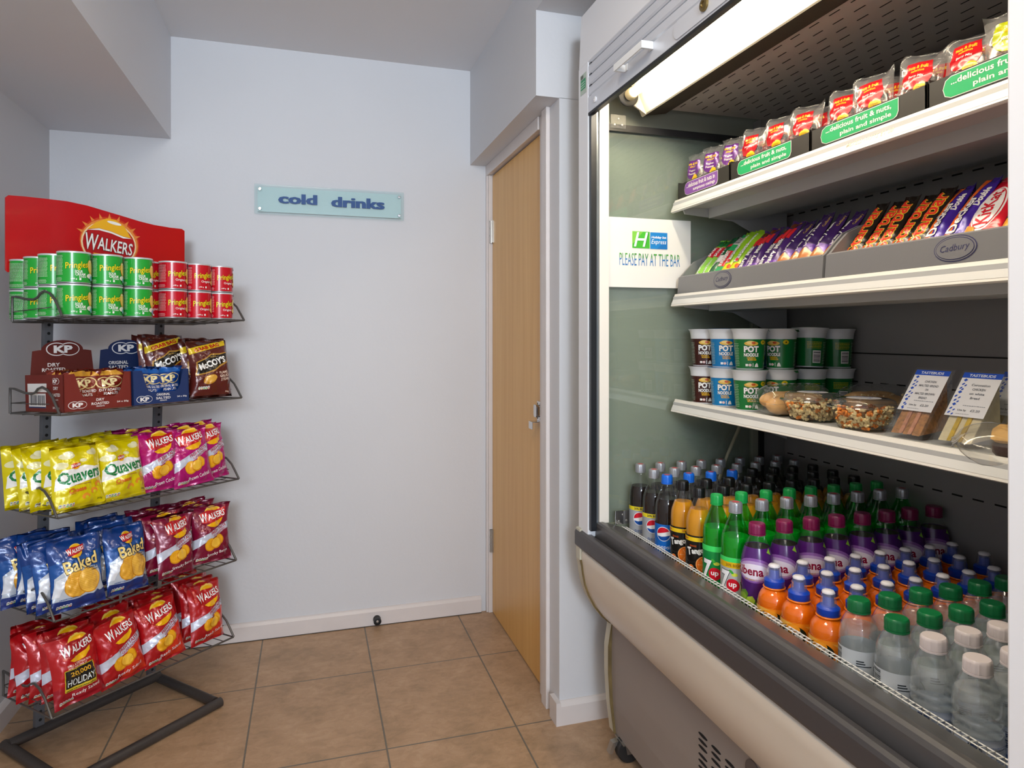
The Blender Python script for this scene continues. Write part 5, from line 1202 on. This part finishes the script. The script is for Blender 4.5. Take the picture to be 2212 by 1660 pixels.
def sandwich(x, y, tilt, bread, fil, lines_, label, seed):
    root = empty('sandwich_pack', (x, y, Z3)); W = 0.072; L = 0.158; D_ = 0.072
    # triangular pack: front face leaning back, point up
    root.rotation_euler = (0, 0, radians(-90 + 4)); th = radians(54)
    fr = lambda s, t, d: (s, t * cos(th) + d * sin(th), t * sin(th) - d * cos(th) + 0.001)     # s across, t up the face, d into the pack
    mb = MB()
    A_, B_, C_ = (0, 0), (L, 0), (L * 0.42, D_)
    n = 3
    pl = [A_, B_, C_]; vs = [fr(-W / 2, *p) for p in pl] + [fr(W / 2, *p) for p in pl]
    mb.add(vs, [(0, 1, 4, 3), (1, 2, 5, 4), (2, 0, 3, 5), (0, 2, 1), (3, 4, 5)])
    fl = [fr(-W / 2 - 0.006, -0.004, 0.0), fr(W / 2 + 0.006, -0.004, 0.0), fr(W / 2 + 0.006, L + 0.006, 0.0), fr(-W / 2 - 0.006, L + 0.006, 0.0)]
    mb.add([tuple(p) for p in fl], [(0, 1, 2, 3)]); mb.build('clear_wedge', CLEAR, root, bevel=0.0)
    ins = 0.004
    for s0, s1, mt in ((-0.030, -0.013, bread), (-0.013, -0.005, fil), (-0.005, 0.006, bread), (0.006, 0.014, fil), (0.014, 0.031, bread)):
        tri = [(ins * 3, ins), (L - ins * 4, ins), (L * 0.42, D_ - ins * 2)]
        k = 0.002 if mt is fil else 0
        vs = [fr(s0, p[0], p[1] - k) for p in tri] + [fr(s1, p[0], p[1] - k) for p in tri]
        b2 = MB(); b2.add(vs, [(0, 1, 4, 3), (1, 2, 5, 4), (2, 0, 3, 5), (0, 2, 1), (3, 4, 5)]); b2.build('bread_slice' if mt is bread else 'filling', mt, root, bevel=0.0015)
    lb = MB(); ms = [mat('paper_label', '#e8e8ea', rough=0.5)]; y0, y1 = 6.3, 15.9
    art = R(-3.6, y0, 3.6, y1, ms[0]) + R(-3.6, 14.7, 3.6, y1, ink('#1a4fc0')) + T('TASTEBUDS', 0, 15.25, 4.8, 0.6, ink('#dfe6f5'), bold=0.03)
    rr = random.Random(seed)
    for q in range(9): cy = 14.2 - q * 0.9; art += (El(-2.9 + rr.uniform(-0.2, 0.2), cy, 0.16, 0.3, ink('#1a4fc0'), rot=-40) + El(-2.4 + rr.uniform(-.2, .2), cy - 0.3, 0.14, 0.26, ink('#1a4fc0'), rot=-40)) if q % 3 else P([(-3.1, cy), (-2.7, cy + 0.35), (-2.3, cy), (-2.7, cy - 0.35)], ink('#1a4fc0'))
    for q, s_ in enumerate(lines_): art += T(s_, 0.5, 13.2 - q * 0.95, min(0.34 * len(s_), 4.2), 0.5, ink('#6b6f78'))
    art += lines(-1.0, 8.6, 3.0, 8.9, ink('#8a8e96'), 1) + T('Use by', -0.8, 7.6, 1.6, 0.5, ink('#55585f')) + T('£2.20', 1.6, 7.7, 1.7, 0.5, ink('#77797f')) + lines(-1.6, 6.8, 0.8, 7.0, ink('#8a8e96'), 1)
    wrap(lb, art, lambda xx, yy, o: fr(xx, yy, -0.0008 - o), ms, step=0); lb.build('paper_label', ms, root, recalc=False)
    tag(root, label, 'sandwich', 'wedge sandwiches on the third fridge shelf')
    return root


BRN = mat('brown_bread', '#b27a44', rough=0.8, bump=0.5, bscale=220, var=0.35, vscale=120); WHB = mat('white_bread', '#e9d9b2', rough=0.8, bump=0.3, bscale=200, var=0.08, vscale=60)
sandwich(1.094, 1.020, 54, BRN, mat('filling_pink', '#cf8e6c', rough=0.6, var=0.3, vscale=80), ['CHICKEN', 'MALTED BREAD', 'ON', 'MALTED BROWN', 'BREAD'], 'brown-bread wedge sandwich in a clear pack with white label, nearest the salad bowls', 5)
sandwich(1.098, 0.920, 54, WHB, mat('filling_yellow', '#d9b21e', rough=0.6, var=0.3, vscale=70), ['Coronation', 'CHICKEN', 'on white', 'Bread'], 'white-bread wedge sandwich with yellow filling, in front of another wedge pack', 6)
sandwich(1.190, 0.912, 54, WHB, MATS['filling_yellow'], ['Coronation', 'CHICKEN', 'on white', 'Bread'], 'wedge sandwich pack mostly hidden behind the yellow-filled one', 7)

root = empty('wrapped_cake', (1.098, 0.790, Z3)); tag(root, 'cream-topped dark cake in a clear wrapper at the near end of the third fridge shelf', 'cake')
mb = MB(); mb.lathe([(0.002, 0.004), (0.036, 0.004), (0.041, 0.010), (0.041, 0.022), (0.037, 0.030), (0.002, 0.031)], 28); mb.build('cake_base', mat('cake_dark', '#3a2118', rough=0.8, bump=0.5, bscale=120, var=0.2), root, smooth=50)
mb = MB(); mb.lathe([(0.038, 0.028), (0.045, 0.033), (0.043, 0.045), (0.032, 0.054), (0.002, 0.056)], 28, ripple=lambda a, z, r: 0.003 * sin(a * 5)); mb.build('cake_topping', mat('cake_cream', '#c99a4a', rough=0.6, var=0.25, vscale=40), root, smooth=60)
mb = Bag(0.108, 0.105, 0.062, 77, wr=0.5); w_ = mb.mesh('clear_wrapper', glass('wrapper_film', (0.98, 0.98, 0.97), 1.6, 0.12, body=0.05), (), nu=18, nv=18); w_.parent = root; w_.rotation_euler = (radians(-90), 0, radians(40)); w_.location = (-0.032, -0.038, 0.032)

# ---- top shelf: fruit and nut packs in black trays
Z1 = 1.634 + 0.0385 - 0.0065
TZ = 1.6728


def nut_tray(y1, y0, c, l1, l2, label):
    W = y1 - y0; D_ = 0.20; H = 0.046; root = empty('snack_tray', (1.060, y1, TZ), radians(-90)); K = mat('tray_card_black', '#221f1b', rough=0.5, var=0.1)
    mb = MB(); mb.box((0, 0, 0), (W, 0.002, H)); mb.box((0, D_ - 0.002, 0), (W, D_, H)); mb.box((0, 0, 0), (0.002, D_, H + 0.006)); mb.box((W - 0.002, 0, 0), (W, D_, H + 0.006)); mb.box((0, 0, 0), (W, D_, 0.0015)); ms = [K]
    w = W * 100; x0, x1 = w * (0.10 if c == 'g' else 0.14), w * 0.80; g = ink('#0f9a5c') if c == 'g' else ink('#7d4c9c'); W_ = ink('#efece6')
    def shp(i, mm): return P([(x0 + 1.6 - 0 + i * 0, 0.55 + i), (x1 - 1.2, 0.55 + i), (x1 - 0.4 - i, 0.9 + i), (x1 - i, 1.8), (x1 - i, 4.35 - i), (x0 + 1.6, 4.35 - i), (x0 + 0.5 + i, 3.8 - i * 0.6), (x0 + i, 2.4), (x0 + 0.4 + i, 1.1 + i * 0.6)], mm)
    art = shp(0, W_) + shp(0.13, g) + T(l1, (x0 + x1) / 2, 3.2, (x1 - x0) * 0.84, 1.25, W_, bold=0.02) + T(l2, (x0 + x1) / 2 + (x1 - x0) * 0.1, 1.6, (x1 - x0) * 0.64, 1.15, W_, bold=0.02)
    wrap(mb, art, lambda x, y, o: (x, -o, y), ms, step=0); mb.build('tray_card', ms, root, recalc=False)
    tag(root, label, 'cardboard tray', 'black snack trays on the top fridge shelf')
    return root


trays = [(1.779, 1.522, 'p'), (1.517, 1.226, 'g'), (1.221, 0.934, 'g'), (0.929, 0.64, 'g')]
for (a, b, c), wh in zip(trays, ('black card tray with a purple label, nearest the end glass', 'black card tray with a green label, beside the purple one', 'black card tray with a green label, middle of the top shelf', 'black card tray with a green label, cut off by the near post')):
    nut_tray(a, b, c, '...delicious fruit & nuts,' if c == 'g' else '...delicious fruit & nuts in', 'plain and simple' if c == 'g' else 'sumptuous coatings', wh)


def nut_pack(c, c2, txt, contents, q):
    root = empty('fruit_nut_packet'); bg = Bag(0.088, 0.128, 0.034, 60 + q * 1.7, wr=0.8)
    film = glass('nut_film', (0.98, 0.97, 0.96), 1.5, 0.16, body=0.10, bodycol=(0.9, 0.88, 0.86)); ms = []
    o = bg.mesh('clear_film', film, (), nu=18, nv=22); o.parent = root
    mb = MB(); ms = []; s_ = El(0, 7.4, 3.0, 2.7, FB(c)) + P([(-3.0, 7.2), (-2.4, 10.4), (2.4, 10.4), (3.0, 7.2)], FB(c)) + T('nuts & fruit', 0, 9.3, 3.8, 0.8, FB('#e3b62c'), bold=0.04) + T('selection', 0, 8.5, 2.6, 0.6, FB('#e3b62c'), bold=0.03) + T(txt[0], 0, 7.2, 3.0, 0.7, FB('#efe2dc')) + (T(txt[1], 0, 6.3, 3.0, 0.6, FB('#efe2dc')) if txt[1] else []) + El(1.4, 4.7, 1.25, 1.25, FB('#e8bc14')) + lines(0.6, 4.2, 2.2, 5.2, FB('#a87f12'), 3)
    s_ += lines(-3.6, 2.0, -1.0, 2.6, FB('#d9d4c8'), 2)
    wrap(mb, s_, lambda x, y, off: bg.at(x, y, 0.0006 + off, 1), ms, step=0.5); mb.build('printed_label', ms, root, smooth=180, recalc=False)
    mb = MB(); rr = random.Random(q)
    for k in range(34):
        x = rr.uniform(-0.030, 0.030); z = rr.uniform(0.016, 0.078); w = 0.010 * (1 - (x / 0.04) ** 2); y = rr.uniform(-w, w); r = rr.uniform(0.0042, 0.0065)
        mb.lathe([(r * 0.5, -r * 0.85), (r, -r * 0.2), (r * 0.95, r * 0.35), (r * 0.4, r * 0.9)], 8, Matrix.Translation((x, y, z)) @ Matrix.Rotation(rr.uniform(0, 3), 4, 'X'), mi=rr.randrange(len(contents)))
    mb.build('nuts', [mat('nut_' + h, '#' + h, rough=0.6) for h in contents], root, smooth=60)
    return Proto(root)


NP = {'p': nut_pack('#5d2377', '#451a5a', ('Yoghurt', 'Peanuts'), ['e8ddc8', 'dccfb2', 'c9b48c'], 1), 'r': nut_pack('#b5121c', '#8f0d18', ('Berry Mix', ''), ['4a1a16', '7a2a1c', 'b06a34', '2a1410'], 2), 'y': nut_pack('#a9b010', '#8a920c', ('Mixed Nuts', '& Raisins'), ['b98a4a', '5a2e1c', 'c9a05c'], 3)}
order = ['p', 'p', 'p', 'r', 'r', 'r', 'r', 'r', 'r', 'r', 'r', 'y', 'y']
ys = [1.735, 1.650, 1.566, 1.475, 1.375, 1.285, 1.172, 1.078, 0.985, 0.886, 0.800, 0.705]
ymap = ['p', 'p', 'p', 'r', 'r', 'r', 'r', 'r', 'r', 'r', 'y', 'y']
nmz = {'p': 'purple-labelled yoghurt nut packet', 'r': 'red-labelled berry mix packet', 'y': 'lime-labelled mixed nut packet'}
cnt = {'p': 0, 'r': 0, 'y': 0}
for c, y in zip(ymap, ys):
    for d_ in range(3):
        NP[c].place((1.088 + d_ * 0.047, y + rg.uniform(-0.004, 0.004), TZ + 0.006), (radians(-12 + rg.uniform(-5, 5)), radians(rg.uniform(-5, 5)), radians(-90 + 14 + rg.uniform(-7, 7))), '%s, %s along from the far end, %s' % (nmz[c], ('first',) [0] if cnt[c] == 0 else ORD[cnt[c]], ('front', 'middle row', 'back row')[d_]), 'nut packet', 'fruit and nut packets on the top fridge shelf')
    cnt[c] += 1

# ---- second shelf: grey plastic confectionery trays with bars
GT = mat('tray_plastic_grey', '#77777a', rough=0.33, bump=0.05, bscale=120)
Z2 = 1.352 + 0.0385


def choc_tray(y1, y0, logo_x, label):
    W = y1 - y0; D_ = 0.36; root = empty('confectionery_tray', (1.052, y1, Z2), radians(-90))
    mb = MB(); H = 0.052; ms = [GT]
    side = [(0.0, 0), (0.004, H - 0.004), (0.010, H), (0.028, H + 0.020), (0.055, H + 0.046), (0.10, H + 0.066), (0.16, H + 0.078), (D_, H + 0.085), (D_, 0)]
    for xx in (0, W - 0.007): mb.prism(side, 'x', xx, xx + 0.007)
    mb.prism([(0.0, 0), (0.004, H - 0.003), (0.007, H), (0.012, H - 0.002), (0.012, 0)], 'x', 0.007, W - 0.007)
    mb.box((0.007, 0.01, 0), (W - 0.007, D_, 0.003)); mb.prism([(0.012, 0.003), (0.05, 0.003), (D_ - 0.03, 0.10), (D_ - 0.03, 0.105), (0.012, 0.008)], 'x', 0.007, W - 0.007)
    ink_ = ink('#2a2a58'); w = W * 100
    art = El(logo_x, 2.6, 4.0, 2.3, ink_) + El(logo_x, 2.6, 3.85, 2.15, GT) + El(logo_x, 2.6, 3.6, 1.95, ink_) + El(logo_x, 2.6, 3.48, 1.83, GT) + T('Cadbury', logo_x, 2.6, 5.4, 1.5, ink_, shear=0.25, rot=3, bold=-0.005)
    wrap(mb, art, lambda x, y, o: (x, 0.004 * y / 0.048 - o, y), ms, step=0); mb.build('tray_body', ms, root, recalc=False, bevel=0.0)
    tag(root, label, 'plastic tray', 'grey confectionery trays on the second fridge shelf')
    return root


choc_tray(1.770, 1.180, 22.5, 'grey plastic confectionery tray of green and purple bars, nearest the end glass'); choc_tray(1.172, 0.602, 30, 'grey plastic confectionery tray of orange and red bars, nearer the viewer')


def bar_art(k):
    W_ = FB('#f2f0ee'); a = []
    if k == 'mint': a = R(-2.2, 0, 2.2, 17, FB('#8fd048')) + R(-2.2, 9, 2.2, 13, FB('#c9122c')) + R(-2.2, 13.4, 2.2, 16, FB('#1f7a3c')) + T('EXTRA', 0, 11, 3.6, 1.5, W_, rot=90, bold=0.05) + T('spearmint', 0, 5, 5.5, 1.6, W_, rot=90, bold=0.02)
    if k == 'extra': a = R(-2.2, 0, 2.2, 17, FB('#0d5a34')) + P([(-2.2, 4), (2.2, 7), (2.2, 9.5), (-2.2, 6.5)], W_) + P([(-2.2, 10), (2.2, 13), (2.2, 14), (-2.2, 11)], FB('#c9122c')) + T('EXTRA', 0, 8.6, 5.0, 1.8, W_, rot=90, bold=0.05)
    if k == 'smint': a = R(-2.2, 0, 2.2, 17, FB('#1fa35a')) + R(-2.2, 4.0, 2.2, 9.6, FB('#d31f2e')) + T('SUPERMINT', 0, 6.8, 5.4, 1.5, W_, rot=90, bold=0.05) + R(-1.6, 12, 1.6, 15, W_) + bars(-1.4, 12.2, 1.4, 14.8, FB('#3a3a3a'), 8, vertical=False)
    if k == 'past': a = R(-2.2, 0, 2.2, 17, FB('#8ec31c')) + P([(-2.2, 0), (2.2, 0), (2.2, 5), (-2.2, 3)], FB('#d8e01c')) + T('Rowntree\'s', 0, 12.6, 4.6, 1.0, W_, rot=90) + T('Pastilles', -0.2, 7.6, 6.4, 1.9, W_, rot=90, bold=0.03, out=FB('#3f6a14'), oo=0.025) + El(1.2, 3.2, 0.7, 0.7, FB('#e85a1c')) + El(-0.9, 3.6, 0.6, 0.6, FB('#f0b41c')) + El(0.3, 5.0, 0.5, 0.5, FB('#c9283c'))
    if k == 'fruit': a = R(-2.2, 0, 2.2, 17, FB('#43206c')) + R(-2.2, 0, 2.2, 3, FB('#6a3aa4')) + T('Dairy Milk', -0.3, 5.6, 9.0, 2.1, W_, rot=90, bold=0.03) + R(-1.0, 9.8, 1.6, 13.4, FB('#d3202c')) + T('FRUIT & NUT', 0.3, 11.6, 3.0, 0.8, FB('#3a1430'), rot=90, bold=0.03) + El(-0.3, 14.8, 1.4, 1.0, FB('#6b3014')) + El(0.5, 15.4, 0.7, 0.5, FB('#c98a4c'))
    if k == 'milk': a = R(-2.2, 0, 2.2, 17, FB('#35195c')) + P([(-2.2, 0), (2.2, 0), (2.2, 3.6), (0, 5), (-2.2, 3)], FB('#c07a44')) + P([(-2.2, 3.4), (0.4, 5.2), (2.2, 3.8), (2.2, 6), (-2.2, 6)], FB('#6a3aa4')) + T('Dairy Milk', -0.4, 9.0, 7.6, 2.0, W_, rot=90, bold=0.03) + T('Cadbury', 1.2, 13.2, 3.4, 1.0, FB('#b89a4a'), rot=90)
    if k == 'star': a = R(-2.3, 0, 2.3, 17, FB('#17110e')) + T('Starbar', -0.1, 8.2, 13.2, 2.9, FB('#e8382a'), rot=90, bold=0.02, out=FB('#f6d23a'), oo=0.03)
    if k == 'dd': a = R(-2.3, 0, 2.3, 17, FB('#3a1f94')) + P([(-2.3, 0), (-0.4, 0), (-0.4, 17), (-2.3, 17)], FB('#ef6a1c')) + T('Double', 1.1, 11.2, 4.6, 1.1, W_, rot=90, bold=0.04) + T('Decker', -0.4, 7.0, 8.6, 2.1, W_, rot=90, bold=0.03, out=FB('#24145c'), oo=0.03)
    if k == 'kk': a = R(-3.4, 0, 3.4, 17, FB('#c9102a')) + El(-0.2, 7.6, 2.6, 5.2, W_) + El(-0.2, 7.6, 2.35, 4.9, FB('#c9102a')) + El(-0.2, 7.6, 2.2, 4.7, W_) + T('KitKat', -0.2, 7.6, 8.0, 2.6, FB('#c9102a'), rot=90, bold=0.02) + T('Nestle', 1.9, 13.2, 3.0, 0.9, W_, rot=90) + P([(-3.4, 0), (0, 0), (-1.0, 3.2), (-3.4, 4.4)], FB('#d99a2a')) + lines(-3.2, 15.2, 3.2, 15.6, W_, 1)
    return a


BK = {}
for i_, (k, w, base) in enumerate((('mint', 0.036, '#8fd048'), ('extra', 0.036, '#0d5a34'), ('smint', 0.036, '#1fa35a'), ('past', 0.038, '#8ec31c'), ('fruit', 0.040, '#43206c'), ('milk', 0.040, '#35195c'), ('star', 0.039, '#17110e'), ('dd', 0.040, '#3a1f94'), ('kk', 0.066, '#c9102a'))):
    BK[k] = Proto(Bag(w, 0.165, 0.020, 80 + i_ * 2.3, seal=0.06, wr=0.35, pinch=0.02).mesh('confectionery_bar', FB(base), bar_art(k), nu=12, nv=36))
bar_name = {'mint': 'light green mint gum pack', 'extra': 'dark green gum pack', 'smint': 'green and red mint pack', 'past': 'lime fruit pastille pack', 'fruit': 'purple chocolate bar with red fruit panel', 'milk': 'dark purple milk chocolate bar', 'star': 'black chocolate bar with orange lettering', 'dd': 'blue and orange chocolate bar', 'kk': 'red four-finger wafer bar'}


def bars_row(seq, y, tilt, where, gap=0.0, x=1.086):
    c = {}
    for k in seq:
        w = {'kk': 0.066, 'star': 0.037, 'dd': 0.038, 'fruit': 0.0385, 'milk': 0.037}.get(k, 0.0345)
        y -= w / 2; c[k] = c.get(k, 0) + 1
        BK[k].place((x + rg.uniform(-.002, .002), y, Z2 + 0.034 + rg.uniform(-0.002, 0.004)), (radians(-tilt + rg.uniform(-2, 2)), radians(rg.uniform(-3, 3)), radians(-90 + rg.uniform(-3, 3))), '%s, %s from the far end of %s' % (bar_name[k], 'first' if c[k] == 1 else ORD[c[k] - 1], where), 'chocolate bar' if k in ('fruit', 'milk', 'star', 'dd', 'kk') else 'sweets packet', 'bars leaning in the %s' % where)
        y -= w / 2 - gap + 0.0


bars_row(['mint', 'mint', 'extra', 'smint', 'past', 'past', 'fruit', 'fruit', 'fruit', 'fruit', 'milk', 'milk', 'milk', 'milk', 'milk'], 1.757, 40, 'far tray', gap=-0.0008)
bars_row(['star', 'star', 'star', 'star', 'star', 'dd', 'dd', 'kk', 'kk', 'kk'], 1.163, 40, 'near tray', gap=-0.001)
# bars lying further back
back = [('milk', 1.40, 1.61, 0), ('milk', 1.40, 1.55, 8), ('milk', 1.345, 1.20, 10), ('milk', 1.35, 1.13, -8), ('milk', 1.35, 1.07, 12), ('milk', 1.33, 1.00, 5)]
for i_, (k, x, y, r_) in enumerate([('milk', 1.285, 1.125, 6), ('milk', 1.285, 1.075, -6), ('milk', 1.285, 1.020, 10), ('fruit', 1.27, 1.50, 4), ('milk', 1.27, 1.30, -8)]):
    BK[k].place((x, y, Z2 + (0.045 if i_ < 3 else 0.02)), (radians(-24), radians(r_), radians(-90 + r_)), 'purple chocolate bar in the back row, %s from the far end' % ['third', 'fourth', 'fifth', 'first', 'second'][i_], 'chocolate bar', 'purple chocolate bars in the back row')
a_ = R(-8, 0, 8, 20, FB('#6e0f1c')) + T('Maynards', 0, 9.5, 8.4, 1.8, FB('#e9dcd6')) + T('Bassett\'s', 0, 7.2, 9.8, 2.1, FB('#e9dcd6'), bold=0.03) + El(1.2, 12.5, 2.6, 0.9, FB('#d99a2a'))
o = Bag(0.17, 0.19, 0.03, 97, wr=0.6).mesh('sweets_bag', FB('#6e0f1c'), a_, nu=20, nv=22); o.location = (1.315, 0.905, Z2 + 0.015); o.rotation_euler = (radians(-22), radians(4), radians(-90 + 8)); tag(o, 'maroon bag of sweets standing behind the blue and orange bars', 'sweets bag')
a_ = El(0, 6, 4, 3, FB('#3a140c')) + El(-1.5, 9, 2, 1.6, FB('#c9863a')) + T('caramels', 0, 5.4, 5.6, 1.5, FB('#e8d8c0')) + R(-5, 11, 5, 12.6, FB('#e0b01c'))
o = Bag(0.13, 0.15, 0.03, 99, wr=0.8).mesh('sweets_bag', FB('#24110c'), a_, nu=20, nv=22); o.location = (1.30, 0.735, Z2 + 0.04); o.rotation_euler = (radians(-20), 0, radians(-90)); tag(o, 'dark brown sweets bag with a gold band, behind the red wafer bars', 'sweets bag')
o = Bag(0.10, 0.13, 0.025, 98, wr=0.8).mesh('sweets_bag', FB('#4a1c0e'), El(0, 7, 3.2, 2.4, FB('#e3c79a')) + El(0.6, 7, 1.6, 1.2, FB('#b5763a')), nu=16, nv=18); o.location = (1.345, 1.51, Z2 + 0.045); o.rotation_euler = (radians(-26), radians(-8), radians(-90 + 20)); tag(o, 'small brown biscuit bag behind the purple fruit and nut bars', 'sweets bag')

# unused prototypes must not remain in the scene
for pr_ in [p for v in bag_kinds.values() for p in v]:
    if not pr_.used: bpy.data.objects.remove(pr_.root)
